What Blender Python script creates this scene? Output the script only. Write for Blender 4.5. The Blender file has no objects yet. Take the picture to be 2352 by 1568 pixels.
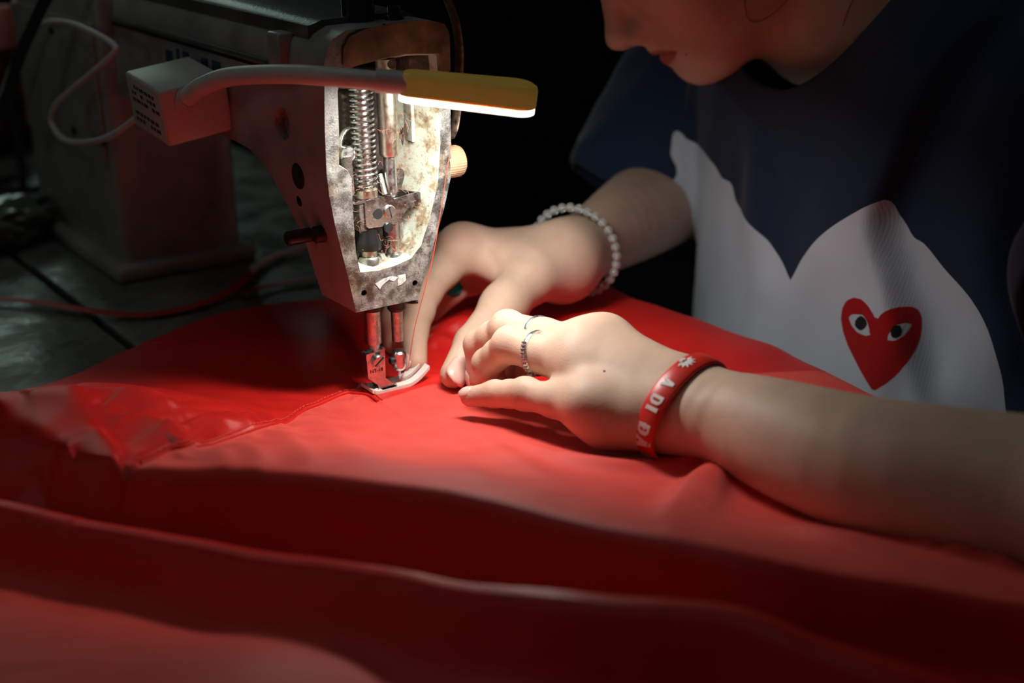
import bpy, bmesh, math, random
import numpy as np
from mathutils import Vector, Matrix

random.seed(4)
S = bpy.context.scene
COL = S.collection

# ------------------------------------------------------------------ camera
# World: metres. Origin = the point of cloth under the needle. X runs towards the sewer,
# Y runs away along the machine arm, Z is up; the table top is z = 0.
FPX = 3267.0                                   # 50 mm lens on a 36 mm frame, in pixels of a 2352 wide frame
PITCH, ROLL, YAW = math.radians(20), math.radians(-1), math.radians(34)
_fh = np.array([math.sin(YAW), math.cos(YAW), 0.0])
_r0 = np.array([math.cos(YAW), -math.sin(YAW), 0.0])
CF = _fh * math.cos(PITCH) - np.array([0, 0, 1.0]) * math.sin(PITCH)
_u0 = np.cross(_r0, CF)
CR = math.cos(ROLL) * _r0 + math.sin(ROLL) * _u0
CU = -math.sin(ROLL) * _r0 + math.cos(ROLL) * _u0
def _ray(x, y): return CF + (x - 1176) / FPX * CR - (y - 784) / FPX * CU
CAM = -0.85 * _ray(915, 890)
def at(x, y, X=None, Y=None, Z=None, D=None):
    """surveyed point: where the sight line of a photo pixel meets a known plane of the place"""
    d = _ray(x, y)
    if X is not None: t = (X - CAM[0]) / d[0]
    elif Y is not None: t = (Y - CAM[1]) / d[1]
    elif Z is not None: t = (Z - CAM[2]) / d[2]
    else: t = D
    return CAM + t * d
cam_data = bpy.data.cameras.new('camera')
cam = bpy.data.objects.new('camera', cam_data); COL.objects.link(cam)
cam_data.sensor_width = 36; cam_data.lens = 50.0
cam_data.clip_start = 0.02; cam_data.clip_end = 50
m4 = Matrix.Identity(4)
for i in range(3):
    m4[i][0] = CR[i]; m4[i][1] = CU[i]; m4[i][2] = -CF[i]; m4[i][3] = CAM[i]
cam.matrix_world = m4
cam_data.dof.use_dof = True
cam_data.dof.focus_distance = 0.80
cam_data.dof.aperture_fstop = 4.5
S.camera = cam

# ------------------------------------------------------------------ light of the room
S.view_settings.view_transform = 'Standard'
S.view_settings.look = 'None'
S.view_settings.exposure = 0.0
S.view_settings.gamma = 1.0
S.view_settings.use_curve_mapping = False
world = bpy.data.worlds.new('world'); S.world = world
world.use_nodes = True
world.node_tree.nodes['Background'].inputs[0].default_value = (0.55, 0.72, 0.68, 1)
world.node_tree.nodes['Background'].inputs[1].default_value = 0.018

def area(name, loc, target, sx, sy, power, color):
    l = bpy.data.lights.new(name, 'AREA'); l.shape = 'RECTANGLE'; l.size = sx; l.size_y = sy
    l.energy = power; l.color = color
    o = bpy.data.objects.new(name, l); COL.objects.link(o)
    o.location = loc
    d = Vector(target) - Vector(loc)
    o.rotation_euler = d.to_track_quat('-Z', 'Y').to_euler()
    return o
# daylight through the small window in the far wall (set in the wall further down)
WIN_C = Vector((0.46, 2.55, 0.90))
WIN_W, WIN_H = 0.66, 0.95
PANE_STRENGTH = 1.5                            # brightness of the overcast sky seen in the panes
# dim fill light added above the machine to lift the front cloth
area('overhead_fill', (-0.35, 0.25, 1.75), (-0.1, 0.0, 0), 1.3, 1.3, 1.7, (0.95, 1.0, 0.97))
SIDE_FILL = 0.5                                # unseen window added on the left, fills the machine's side
LED_STRENGTH = 134.0

# ------------------------------------------------------------------ helpers
def new_mat(name):
    m = bpy.data.materials.new(name); m.use_nodes = True
    nt = m.node_tree
    return m, nt, nt.nodes['Principled BSDF']
def setp(b, **k):
    names = dict(color='Base Color', rough='Roughness', metal='Metallic', sss='Subsurface Weight', ssr='Subsurface Radius',
                 sscale='Subsurface Scale', spec='Specular IOR Level', sheen='Sheen Weight', sheenr='Sheen Roughness', sheent='Sheen Tint', coat='Coat Weight',
                 coatr='Coat Roughness', emit='Emission Color', estr='Emission Strength', trans='Transmission Weight', ior='IOR', aniso='Anisotropic')
    for a, v in k.items():
        s = b.inputs[names[a]]
        if isinstance(v, (tuple, list)) and len(v) == 3 and s.type == 'RGBA': v = (*v, 1)
        s.default_value = v
def node(nt, t, **k):
    n = nt.nodes.new(t)
    for a, v in k.items(): setattr(n, a, v)
    return n
def noise(nt, scale, detail=4, rough=0.55, coord='Object'):
    tc = node(nt, 'ShaderNodeTexCoord'); n = node(nt, 'ShaderNodeTexNoise')
    n.inputs['Scale'].default_value = scale; n.inputs['Detail'].default_value = detail; n.inputs['Roughness'].default_value = rough
    nt.links.new(tc.outputs[coord], n.inputs['Vector'])
    return n
def ramp(nt, src, stops):
    r = node(nt, 'ShaderNodeValToRGB')
    while len(r.color_ramp.elements) < len(stops): r.color_ramp.elements.new(0.5)
    for e, (p, c) in zip(r.color_ramp.elements, stops):
        e.position = p; e.color = (*c, 1) if len(c) == 3 else c
    nt.links.new(src, r.inputs[0])
    return r
def bump(nt, b, src, strength, dist):
    bp = node(nt, 'ShaderNodeBump'); bp.inputs['Strength'].default_value = strength; bp.inputs['Distance'].default_value = dist
    nt.links.new(src, bp.inputs['Height']); nt.links.new(bp.outputs[0], b.inputs['Normal'])
    return bp
def simple(name, color, rough=0.5, metal=0.0, nscale=None, namp=0.25, bmp=0.0, **k):
    m, nt, b = new_mat(name); setp(b, color=color, rough=rough, metal=metal, **k)
    if nscale:
        n = noise(nt, nscale, 5, 0.6)
        lo = tuple(c * (1 - namp) for c in color); hi = tuple(min(1, c * (1 + namp)) for c in color)
        r = ramp(nt, n.outputs[0], [(0.3, lo), (0.7, hi)])
        nt.links.new(r.outputs[0], b.inputs['Base Color'])
        if bmp: bump(nt, b, n.outputs[0], 0.6, bmp)
    return m

def mesh_obj(name, me, mat=None, parent=None, smooth=True, angle=None):
    if mat is not None and not me.materials:
        for mm in (mat if isinstance(mat, (list, tuple)) else [mat]): me.materials.append(mm)
    if smooth:
        me.polygons.foreach_set('use_smooth', [True] * len(me.polygons))
        if angle is not None: me.set_sharp_from_angle(angle=math.radians(angle))
    o = bpy.data.objects.new(name, me); COL.objects.link(o)
    if parent is not None: o.parent = parent
    return o
def bm_obj(name, bm, mat, parent=None, smooth=True, angle=35):
    me = bpy.data.meshes.new(name); bmesh.ops.recalc_face_normals(bm, faces=bm.faces); bm.to_mesh(me); bm.free()
    return mesh_obj(name, me, mat, parent, smooth, angle)
def tag(o, label=None, cat=None, group=None, kind=None):
    if label: o['label'] = label
    if cat: o['category'] = cat
    if group: o['group'] = group
    if kind: o['kind'] = kind
    return o
def empty(name, loc=(0, 0, 0)):
    e = bpy.data.objects.new(name, None); COL.objects.link(e); e.location = loc; e.empty_display_size = 0.02
    return e
def add_box(bm, lo, hi, bev=0.0, mat=None):
    r = bmesh.ops.create_cube(bm, size=1.0)
    lo = Vector(lo); hi = Vector(hi)
    for v in r['verts']:
        v.co = Vector(((v.co.x + 0.5) * (hi.x - lo.x) + lo.x, (v.co.y + 0.5) * (hi.y - lo.y) + lo.y, (v.co.z + 0.5) * (hi.z - lo.z) + lo.z))
    if bev:
        es = list({e for v in r['verts'] for e in v.link_edges})
        bmesh.ops.bevel(bm, geom=es, offset=bev, segments=3, affect='EDGES', profile=0.5)
    if mat is not None:
        bmesh.ops.transform(bm, matrix=mat, verts=[v for v in bm.verts])
def frame_from(d):
    d = Vector(d).normalized()
    a = Vector((0, 0, 1)) if abs(d.z) < 0.9 else Vector((1, 0, 0))
    x = d.cross(a).normalized(); y = d.cross(x).normalized()
    return x, y, d
def add_lathe(bm, origin, axis, prof, seg=28, cap=True):
    """prof: list of (radius, distance along the axis)"""
    x, y, d = frame_from(axis); o = Vector(origin); rings = []
    for r, h in prof:
        rings.append([bm.verts.new(o + d * h + (x * math.cos(2 * math.pi * i / seg) + y * math.sin(2 * math.pi * i / seg)) * r) for i in range(seg)])
    for a, b in zip(rings[:-1], rings[1:]):
        for i in range(seg):
            j = (i + 1) % seg
            bm.faces.new((a[i], a[j], b[j], b[i]))
    if cap:
        bm.faces.new(rings[0][::-1]); bm.faces.new(rings[-1])
def lathe(name, origin, axis, prof, mat, parent=None, seg=28, angle=35):
    bm = bmesh.new(); add_lathe(bm, origin, axis, prof, seg)
    return bm_obj(name, bm, mat, parent, True, angle)
def spline(pts, n=8, closed=False):
    """Catmull-Rom through pts (any dimension)"""
    P = [np.asarray(p, float) for p in pts]; out = []
    N = len(P)
    rng = range(N if closed else N - 1)
    for i in rng:
        g = (lambda k: P[k % N]) if closed else (lambda k: P[min(max(k, 0), N - 1)])
        p0, p1, p2, p3 = g(i - 1), g(i), g(i + 1), g(i + 2)
        for s in range(n):
            t = s / n
            out.append(0.5 * (2 * p1 + (p2 - p0) * t + (2 * p0 - 5 * p1 + 4 * p2 - p3) * t * t + (3 * p1 - p0 - 3 * p2 + p3) * t ** 3))
    if not closed: out.append(P[-1])
    return np.array(out)
def add_tube(bm, pts, rad, seg=10, closed=False, flat=None, up=None):
    """tube along pts; rad scalar or list; flat=(a,b) gives an elliptic section with axes along side/up"""
    pts = [Vector(p) for p in pts]; n = len(pts)
    rad = [rad] * n if np.isscalar(rad) else list(rad)
    rings = []; prev = None
    for i, p in enumerate(pts):
        a = pts[(i - 1) % n] if (closed or i > 0) else pts[i]
        b = pts[(i + 1) % n] if (closed or i < n - 1) else pts[i]
        t = (b - a).normalized()
        if up is not None:
            s = t.cross(Vector(up)).normalized(); u = s.cross(t).normalized()
        elif prev is None:
            s, u, _ = frame_from(t)
        else:
            s = (prev - t * prev.dot(t)).normalized(); u = t.cross(s).normalized()
        prev = s
        ea, eb = (1, 1) if flat is None else flat
        rings.append([bm.verts.new(p + (s * math.cos(2 * math.pi * k / seg) * ea + u * math.sin(2 * math.pi * k / seg) * eb) * rad[i]) for k in range(seg)])
    R = range(n if closed else n - 1)
    for i in R:
        a, b = rings[i], rings[(i + 1) % n]
        for k in range(seg):
            j = (k + 1) % seg
            bm.faces.new((a[k], a[j], b[j], b[k]))
    if not closed:
        bm.faces.new(rings[0][::-1]); bm.faces.new(rings[-1])
def tube(name, pts, rad, mat, parent=None, seg=10, **k):
    bm = bmesh.new(); add_tube(bm, pts, rad, seg, **k)
    return bm_obj(name, bm, mat, parent, True, 50)
def add_prism(bm, poly0, poly1):
    """two matching outlines (lists of 3D points) joined by walls and capped"""
    a = [bm.verts.new(p) for p in poly0]; b = [bm.verts.new(p) for p in poly1]; n = len(a)
    for i in range(n):
        j = (i + 1) % n
        bm.faces.new((a[i], a[j], b[j], b[i]))
    bm.faces.new(a[::-1]); bm.faces.new(b)
def evaluated(o):
    dg = bpy.context.evaluated_depsgraph_get(); dg.update()
    me = bpy.data.meshes.new_from_object(o.evaluated_get(dg), preserve_all_data_layers=True, depsgraph=dg)
    return me
def boolean(base_me, cutters, op='DIFFERENCE'):
    o = bpy.data.objects.new('tmp', base_me); COL.objects.link(o); tmp = []
    for c in cutters:
        co = bpy.data.objects.new('tmpc', c); COL.objects.link(co); tmp.append(co)
        md = o.modifiers.new('b', 'BOOLEAN'); md.object = co; md.operation = op; md.solver = 'EXACT'; md.material_mode = 'TRANSFER'
    me = evaluated(o)
    for t in tmp + [o]: bpy.data.objects.remove(t)
    return me
def prism_mesh(poly0, poly1, mat=None):
    bm = bmesh.new(); add_prism(bm, poly0, poly1); bmesh.ops.recalc_face_normals(bm, faces=bm.faces)
    me = bpy.data.meshes.new('prism'); bm.to_mesh(me); bm.free()
    if mat: me.materials.append(mat)
    return me
# smooth value noise for numpy arrays
_rng = np.random.RandomState(11); _lat = _rng.rand(64, 64)
def vnoise(x, y, f, ox=0.0, oy=0.0):
    x = x * f + ox; y = y * f + oy
    xi = np.floor(x).astype(int); yi = np.floor(y).astype(int); fx = x - xi; fy = y - yi
    fx = fx * fx * fx * (fx * (fx * 6 - 15) + 10); fy = fy * fy * fy * (fy * (fy * 6 - 15) + 10)
    L = lambda a, b: _lat[a % 64, b % 64]
    return ((L(xi, yi) * (1 - fx) + L(xi + 1, yi) * fx) * (1 - fy) + (L(xi, yi + 1) * (1 - fx) + L(xi + 1, yi + 1) * fx) * fy) * 2 - 1
def sstep(a, b, x):
    t = np.clip((x - a) / (b - a), 0, 1); return t * t * (3 - 2 * t)

# ------------------------------------------------------------------ materials
M = {}
# satin of the red cloth: red, a soft sheen and a very fine twill
m, nt, b = new_mat('red_satin'); M['cloth'] = m
setp(b, color=(0.6, 0.012, 0.010), rough=0.34, spec=0.34, sheenr=0.4, sheent=(1.0, 0.45, 0.40))
n = noise(nt, 55, 3, 0.5)
r1 = ramp(nt, n.outputs[0], [(0.3, (0.60, 0.013, 0.010)), (0.7, (0.68, 0.018, 0.014))]); r2 = ramp(nt, n.outputs[0], [(0.3, (0.78, 0.062, 0.046)), (0.7, (0.85, 0.085, 0.065))])
ga = node(nt, 'ShaderNodeAttribute'); ga.attribute_name = 'matt'
mx = node(nt, 'ShaderNodeMix', data_type='RGBA'); nt.links.new(ga.outputs['Fac'], mx.inputs[0]); nt.links.new(r1.outputs[0], mx.inputs[6]); nt.links.new(r2.outputs[0], mx.inputs[7]); nt.links.new(mx.outputs[2], b.inputs['Base Color'])
for sock, lo_, hi_ in (('Roughness', 0.32, 0.62), ('Sheen Weight', 0.03, 0.35)):
    mr = node(nt, 'ShaderNodeMapRange'); mr.inputs['To Min'].default_value = lo_; mr.inputs['To Max'].default_value = hi_; nt.links.new(ga.outputs['Fac'], mr.inputs['Value']); nt.links.new(mr.outputs[0], b.inputs[sock])
tc = node(nt, 'ShaderNodeTexCoord'); w = node(nt, 'ShaderNodeTexWave'); w.inputs['Scale'].default_value = 620; w.inputs['Distortion'].default_value = 1.5
w.bands_direction = 'DIAGONAL'; nt.links.new(tc.outputs['Object'], w.inputs['Vector'])
n2 = noise(nt, 1600, 2, 0.5); ad = node(nt, 'ShaderNodeMath', operation='ADD'); nt.links.new(w.outputs['Fac'], ad.inputs[0]); nt.links.new(n2.outputs[0], ad.inputs[1])
bump(nt, b, ad.outputs[0], 0.35, 0.00025)
M['thread'] = simple('red_thread', (0.80, 0.075, 0.04), 0.5)
M['ribbon'] = simple('red_ribbon', (0.40, 0.012, 0.010), 0.55)

# enamel of the machine: grey white, dirty
m, nt, b = new_mat('machine_enamel'); M['enamel'] = m
setp(b, rough=0.34, spec=0.5)
n = noise(nt, 26, 8, 0.65); r = ramp(nt, n.outputs[0], [(0.28, (0.20, 0.195, 0.175)), (0.55, (0.34, 0.335, 0.31)), (0.8, (0.40, 0.40, 0.375))]); nt.links.new(r.outputs[0], b.inputs['Base Color'])
n2 = noise(nt, 300, 3, 0.6); bump(nt, b, n2.outputs[0], 0.12, 0.0006)
m, nt, b = new_mat('top_enamel'); M['top'] = m
setp(b, color=(0.10, 0.115, 0.10), rough=0.30, spec=0.6)
n = noise(nt, 34, 6, 0.65); r = ramp(nt, n.outputs[0], [(0.3, (0.06, 0.07, 0.06)), (0.7, (0.15, 0.165, 0.145))]); nt.links.new(r.outputs[0], b.inputs['Base Color'])
n2 = noise(nt, 500, 3, 0.6); bump(nt, b, n2.outputs[0], 0.35, 0.0008)
# worn face rim: pale paint chipped to grey pitted metal, brown stains
m, nt, b = new_mat('worn_rim'); M['rim'] = m
n = noise(nt, 95, 9, 0.68); n3 = noise(nt, 1300, 3, 0.7); n4 = noise(nt, 42, 6, 0.6)
r = ramp(nt, n.outputs[0], [(0.30, (0.10, 0.095, 0.085)), (0.44, (0.22, 0.215, 0.20)), (0.60, (0.30, 0.295, 0.275)), (0.66, (0.46, 0.475, 0.43)), (0.85, (0.56, 0.575, 0.52))])
r4 = ramp(nt, n4.outputs[0], [(0.54, (1, 1, 1)), (0.66, (0.72, 0.58, 0.42)), (0.82, (0.42, 0.30, 0.18))])
mx = node(nt, 'ShaderNodeMix', data_type='RGBA', blend_type='MULTIPLY'); mx.inputs[0].default_value = 1.0
nt.links.new(r.outputs[0], mx.inputs[6]); nt.links.new(r4.outputs[0], mx.inputs[7])
r3 = ramp(nt, n3.outputs[0], [(0.35, (0.45, 0.45, 0.45)), (0.6, (1, 1, 1))])
mx2 = node(nt, 'ShaderNodeMix', data_type='RGBA', blend_type='MULTIPLY'); mx2.inputs[0].default_value = 0.8
nt.links.new(mx.outputs[2], mx2.inputs[6]); nt.links.new(r3.outputs[0], mx2.inputs[7]); nt.links.new(mx2.outputs[2], b.inputs['Base Color'])
rm = ramp(nt, n.outputs[0], [(0.45, (0.75,) * 3), (0.54, (0.0,) * 3)]); nt.links.new(rm.outputs[0], b.inputs['Metallic'])
setp(b, rough=0.42); bump(nt, b, n3.outputs[0], 0.5, 0.0006)
# mint paint inside the head, stained with oil and rust
m, nt, b = new_mat('stained_mint_paint'); M['mint'] = m
n = noise(nt, 85, 9, 0.7); n4 = noise(nt, 420, 5, 0.7)
r = ramp(nt, n.outputs[0], [(0.30, (0.10, 0.06, 0.035)), (0.42, (0.30, 0.24, 0.15)), (0.50, (0.42, 0.45, 0.37)), (0.8, (0.52, 0.57, 0.49))])
r4 = ramp(nt, n4.outputs[0], [(0.30, (0.25, 0.2, 0.15)), (0.42, (1, 1, 1))])
mx = node(nt, 'ShaderNodeMix', data_type='RGBA', blend_type='MULTIPLY'); mx.inputs[0].default_value = 0.85
nt.links.new(r.outputs[0], mx.inputs[6]); nt.links.new(r4.outputs[0], mx.inputs[7]); nt.links.new(mx.outputs[2], b.inputs['Base Color'])
setp(b, rough=0.5); bump(nt, b, n.outputs[0], 0.5, 0.0012)
m, nt, b = new_mat('oily_mechanism'); M['gunk'] = m
n = noise(nt, 160, 8, 0.7); r = ramp(nt, n.outputs[0], [(0.35, (0.02, 0.016, 0.013)), (0.55, (0.10, 0.075, 0.06)), (0.72, (0.26, 0.20, 0.17))]); nt.links.new(r.outputs[0], b.inputs['Base Color'])
setp(b, rough=0.45); bump(nt, b, n.outputs[0], 0.8, 0.003)
M['rust'] = simple('rusty_tan_plate', (0.16, 0.095, 0.045), 0.55, 0.0, 60, 0.75, 0.0008)
def metal(name, c, rough, dirt=0.5):
    m, nt, b = new_mat(name); n = noise(nt, 240, 7, 0.7)
    r = ramp(nt, n.outputs[0], [(0.30, tuple(v * dirt for v in c)), (0.55, c), (0.8, c)]); nt.links.new(r.outputs[0], b.inputs['Base Color'])
    rr = ramp(nt, n.outputs[0], [(0.3, (rough + 0.3,) * 3), (0.6, (rough,) * 3)]); nt.links.new(rr.outputs[0], b.inputs['Roughness'])
    setp(b, metal=1.0); bump(nt, b, n.outputs[0], 0.15, 0.0006)
    return m
M['steel'] = metal('oily_steel', (0.62, 0.61, 0.57), 0.24)
M['bronze'] = metal('yellowed_steel', (0.62, 0.57, 0.45), 0.30, 0.4)
M['chrome'] = metal('polished_steel', (0.62, 0.62, 0.63), 0.17, 0.7)
M['dark'] = simple('blackened_steel', (0.018, 0.018, 0.018), 0.32, 0.0, 300, 0.4)
M['black'] = simple('black_rubber', (0.012, 0.012, 0.012), 0.35)
M['hole'] = simple('hole_black', (0.008, 0.008, 0.008), 0.8)
M['ptfe'] = simple('white_plastic_sole', (0.80, 0.74, 0.68), 0.35, 0.0, 90, 0.06, sss=0.35, ssr=(1.0, 0.6, 0.4), sscale=0.003)
M['tanknob'] = simple('tan_plastic', (0.42, 0.29, 0.17), 0.45, 0.0, 120, 0.15)
M['guard'] = simple('rusty_guard', (0.10, 0.065, 0.045), 0.4, 0.6, 200, 0.8, 0.0006)
M['greyplastic'] = simple('grey_plastic', (0.52, 0.51, 0.48), 0.42, 0.0, 60, 0.08)
M['goose'] = simple('grey_rubber_sleeve', (0.62, 0.60, 0.57), 0.40, 0.0, 120, 0.06)
m, nt, b = new_mat('yellowed_plastic'); M['yellow'] = m
setp(b, color=(0.42, 0.29, 0.075), rough=0.38, sss=0.12, ssr=(1.0, 0.6, 0.15), sscale=0.003, emit=(0.55, 0.36, 0.06), estr=0.11)   # the housing glows with the light inside
n = noise(nt, 40, 4, 0.6); r = ramp(nt, n.outputs[0], [(0.3, (0.34, 0.23, 0.055)), (0.7, (0.48, 0.34, 0.09))]); nt.links.new(r.outputs[0], b.inputs['Base Color'])
m, nt, b = new_mat('led_diffuser'); M['led'] = m
setp(b, color=(0.9, 0.88, 0.8), rough=0.5, emit=(1.0, 0.97, 0.91), estr=LED_STRENGTH)
m, nt, b = new_mat('led_diffuser_side'); M['ledside'] = m
setp(b, color=(0.9, 0.85, 0.7), rough=0.5, emit=(1.0, 0.90, 0.70), estr=2.2)
# table top: worn grey green laminate / metal bed, glossy patches
m, nt, b = new_mat('worn_table'); M['table'] = m
n = noise(nt, 16, 8, 0.68); r = ramp(nt, n.outputs[0], [(0.3, (0.08, 0.088, 0.075)), (0.7, (0.20, 0.21, 0.18))]); nt.links.new(r.outputs[0], b.inputs['Base Color'])
n2 = noise(nt, 22, 6, 0.7); rr = ramp(nt, n2.outputs[0], [(0.40, (0.22,) * 3), (0.60, (0.55,) * 3)]); nt.links.new(rr.outputs[0], b.inputs['Roughness'])
n3 = noise(nt, 60, 4, 0.6); bump(nt, b, n3.outputs[0], 0.3, 0.002)
M['gap'] = simple('gap_dark', (0.006, 0.006, 0.005), 0.9)
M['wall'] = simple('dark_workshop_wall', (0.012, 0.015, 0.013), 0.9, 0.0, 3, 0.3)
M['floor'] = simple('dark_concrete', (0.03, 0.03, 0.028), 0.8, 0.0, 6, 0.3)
M['frame'] = simple('window_frame_paint', (0.10, 0.13, 0.11), 0.5)
m, nt, b = new_mat('bright_window_pane'); M['pane'] = m
setp(b, color=(0.2, 0.25, 0.22), rough=0.1, emit=(0.72, 1.0, 0.88), estr=PANE_STRENGTH)
M['silver'] = metal('silver', (0.82, 0.82, 0.82), 0.22, 0.7)
M['bead'] = simple('clear_glass_bead', (0.80, 0.83, 0.82), 0.08, 0.0, trans=0.75, ior=1.5)
M['stone'] = simple('smoky_stone', (0.36, 0.30, 0.27), 0.08, 0.3)
M['teal'] = simple('teal_scrap', (0.0, 0.38, 0.38), 0.5)
M['blueink'] = simple('blue_lettering', (0.01, 0.06, 0.13), 0.5)
M['ink'] = simple('label_ink', (0.05, 0.05, 0.05), 0.6)
M['sticker'] = simple('sticker_remnant', (0.62, 0.62, 0.60), 0.55, 0.0, 500, 0.4)
M['lint'] = simple('pink_lint', (0.50, 0.20, 0.16), 0.9)

# ------------------------------------------------------------------ the setting
def slab(name, lo, hi, mat, bev=0.0, parent=None):
    bm = bmesh.new(); add_box(bm, lo, hi, bev); return bm_obj(name, bm, mat, parent, True, 30)
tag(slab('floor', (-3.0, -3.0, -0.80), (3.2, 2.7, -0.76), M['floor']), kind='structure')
# far wall with a window opening
wb = bmesh.new()
wy0, wy1 = 2.58, 2.70
wx0, wx1 = WIN_C.x - WIN_W / 2, WIN_C.x + WIN_W / 2; wz0, wz1 = WIN_C.z - WIN_H / 2, WIN_C.z + WIN_H / 2
add_box(wb, (-3.0, wy0, -0.76), (wx0, wy1, 2.0)); add_box(wb, (wx1, wy0, -0.76), (3.2, wy1, 2.0))
add_box(wb, (wx0, wy0, -0.76), (wx1, wy1, wz0)); add_box(wb, (wx0, wy0, wz1), (wx1, wy1, 2.0))
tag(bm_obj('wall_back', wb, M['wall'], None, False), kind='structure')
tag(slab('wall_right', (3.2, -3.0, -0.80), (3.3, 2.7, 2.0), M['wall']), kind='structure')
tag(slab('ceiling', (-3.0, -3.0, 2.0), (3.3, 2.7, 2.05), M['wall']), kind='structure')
win = tag(empty('window_1', (WIN_C.x, 2.6, WIN_C.z)), kind='structure')
def wpart(name, lo, hi, mat):
    o = slab(name, lo, hi, mat); o.parent = win; o.matrix_parent_inverse = Matrix.Translation(-Vector(win.location)); return o
wpart('pane', (wx0, 2.635, wz0), (wx1, 2.642, wz1), M['pane'])
for k in range(3):
    xx = wx0 + (wx1 - wx0) * k / 2
    wpart('window_bar', (xx - 0.018, 2.60, wz0), (xx + 0.018, 2.634, wz1), M['frame'])
for k in range(2):
    zz = wz0 + (wz1 - wz0) * k
    wpart('window_rail', (wx0, 2.60, zz - 0.018), (wx1, 2.634, zz + 0.018), M['frame'])

# left wall, with a window added in it as neutral fill
lb_ = bmesh.new(); L0, L1 = (0.15, 1.25), (0.35, 1.35)
add_box(lb_, (-3.1, -3.0, -0.76), (-3.0, L0[0], 2.0)); add_box(lb_, (-3.1, L0[1], -0.76), (-3.0, 2.58, 2.0)); add_box(lb_, (-3.1, L0[0], -0.76), (-3.0, L0[1], L1[0])); add_box(lb_, (-3.1, L0[0], L1[1]), (-3.0, L0[1], 2.0))
tag(bm_obj('wall_left', lb_, M['wall'], None, False), kind='structure')
fill_win = tag(empty('fill_window', (-3.05, 0.7, 0.85)), kind='structure')
m, nt, b = new_mat('side_fill_pane'); setp(b, color=(0.2, 0.25, 0.22), rough=0.1, emit=(0.86, 1.0, 0.93), estr=SIDE_FILL)
for nm, lo_, hi_, mt in (('pane', (-3.06, L0[0], L1[0]), (-3.055, L0[1], L1[1]), m), ('window_bar', (-3.05, 0.68, L1[0]), (-3.02, 0.72, L1[1]), M['frame']), ('window_rail', (-3.05, L0[0], L1[0] - .02), (-3.02, L0[1], L1[0] + .02), M['frame']), ('window_rail', (-3.05, L0[0], L1[1] - .02), (-3.02, L0[1], L1[1] + .02), M['frame'])):  # glowing pane, bar and rails of the added fill window
    o = slab(nm, lo_, hi_, mt); o.parent = fill_win; o.matrix_parent_inverse = Matrix.Translation(-Vector(fill_win.location))

# work table: the top in two boards with the dark slot between them (the slot runs along the machine bed)
table = tag(empty('sewing_table', (-0.3, 0.2, -0.76)), 'worn grey green sewing table under the machine and red cloth', 'table')
def tpart(name, lo, hi, mat, bev=0.001):
    o = slab(name, lo, hi, mat, bev); o.parent = table; o.matrix_parent_inverse = Matrix.Translation(-Vector(table.location)); return o
tpart('bed_board', (-0.1005, -0.62, -0.030), (0.205, 1.05, -0.0005), M['table'], 0.0015)
tpart('table_board', (-1.15, -0.62, -0.030), (-0.1065, 1.05, -0.0005), M['table'], 0.0015)
tpart('table_apron', (-1.13, -0.60, -0.09), (0.185, 1.03, -0.0301), M['gap'])
for lx in (-1.09, 0.12):
    for ly in (-0.56, 0.96):
        tpart('table_leg', (lx, ly, -0.76), (lx + 0.05, ly + 0.05, -0.0902), M['dark'])
# ------------------------------------------------------------------ sewing machine
mach = tag(empty('sewing_machine', (0, 0.3, 0)), 'old grey industrial sewing machine with open face, springs and rods showing', 'sewing machine')
_MI = Matrix.Translation(-Vector(mach.location))
def mp(o, parent=None):
    """hang a finished mesh (built in place) under the machine or under one of its parts"""
    o.parent = parent or mach
    o.matrix_parent_inverse = _MI if parent is None else Matrix.Identity(4)
    return o
YF = -0.012
def fp(x, y, Y=YF):
    P = at(x, y, Y=Y); return (P[0], P[2])
# head + arm: the outline of the face run along Y, cut by the outline of the side
left = [fp(*q) for q in [(818, 718), (800, 640), (770, 520), (756, 450), (750, 400), (746, 300), (745, 200)]]
outl = left + [(-0.0425, 0.196), (-0.0405, 0.2045), (-0.036, 0.2105), (-0.028, 0.2142), (0.024, 0.2150), (0.031, 0.2130), (0.0352, 0.207)] + \
       [fp(*q) for q in [(1035, 250), (1036, 330), (1037, 400), (1020, 480), (985, 600), (965, 670), (960, 688)]]
Y1 = 0.315
A = prism_mesh([(x, YF, z) for x, z in outl], [(x, Y1, z) for x, z in outl], M['enamel'])
side = [(-0.05, 0.03), (0.0286, 0.0535), (0.0317, 0.0638), (0.0362, 0.0919), (0.046, 0.107), (0.0600, 0.1215), (0.0716, 0.1300), (0.088, 0.1355), (0.11, 0.1372), (0.34, 0.1372), (0.34, 0.30), (-0.05, 0.30)]
B = prism_mesh([(-0.2, y, z) for y, z in side], [(0.2, y, z) for y, z in side], M['enamel'])
body = boolean(A, [B], 'INTERSECT')
cav = [(776, 215), (779, 300), (779, 380), (800, 392), (808, 410), (812, 500), (818, 580), (828, 622), (870, 618), (910, 606), (945, 590),
       (968, 560), (990, 490), (1006, 420), (1012, 330), (1010, 250), (1006, 170), (1003, 127), (930, 128), (860, 143), (815, 155), (795, 165), (780, 180)]
cf = [fp(*q) for q in cav]
cx = sum(p[0] for p in cf) / len(cf); cz = sum(p[1] for p in cf) / len(cf)
front = [(x + (x - cx) * 0.02, YF - 0.002, z + (z - cz) * 0.02) for x, z in cf]
back = [(cx - 0.002 + (x - cx) * 0.66, 0.020, cz + (z - cz) * 0.90) for x, z in cf]
cut1 = prism_mesh(front, back, M['mint'])
cutters = [cut1]
def cyl_mesh(o, axis, r, l, mat, seg=28):
    bm = bmesh.new(); add_lathe(bm, o, axis, [(r, 0), (r, l)], seg); bmesh.ops.recalc_face_normals(bm, faces=bm.faces)
    me = bpy.data.meshes.new('c'); bm.to_mesh(me); bm.free(); me.materials.append(mat); return me
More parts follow.
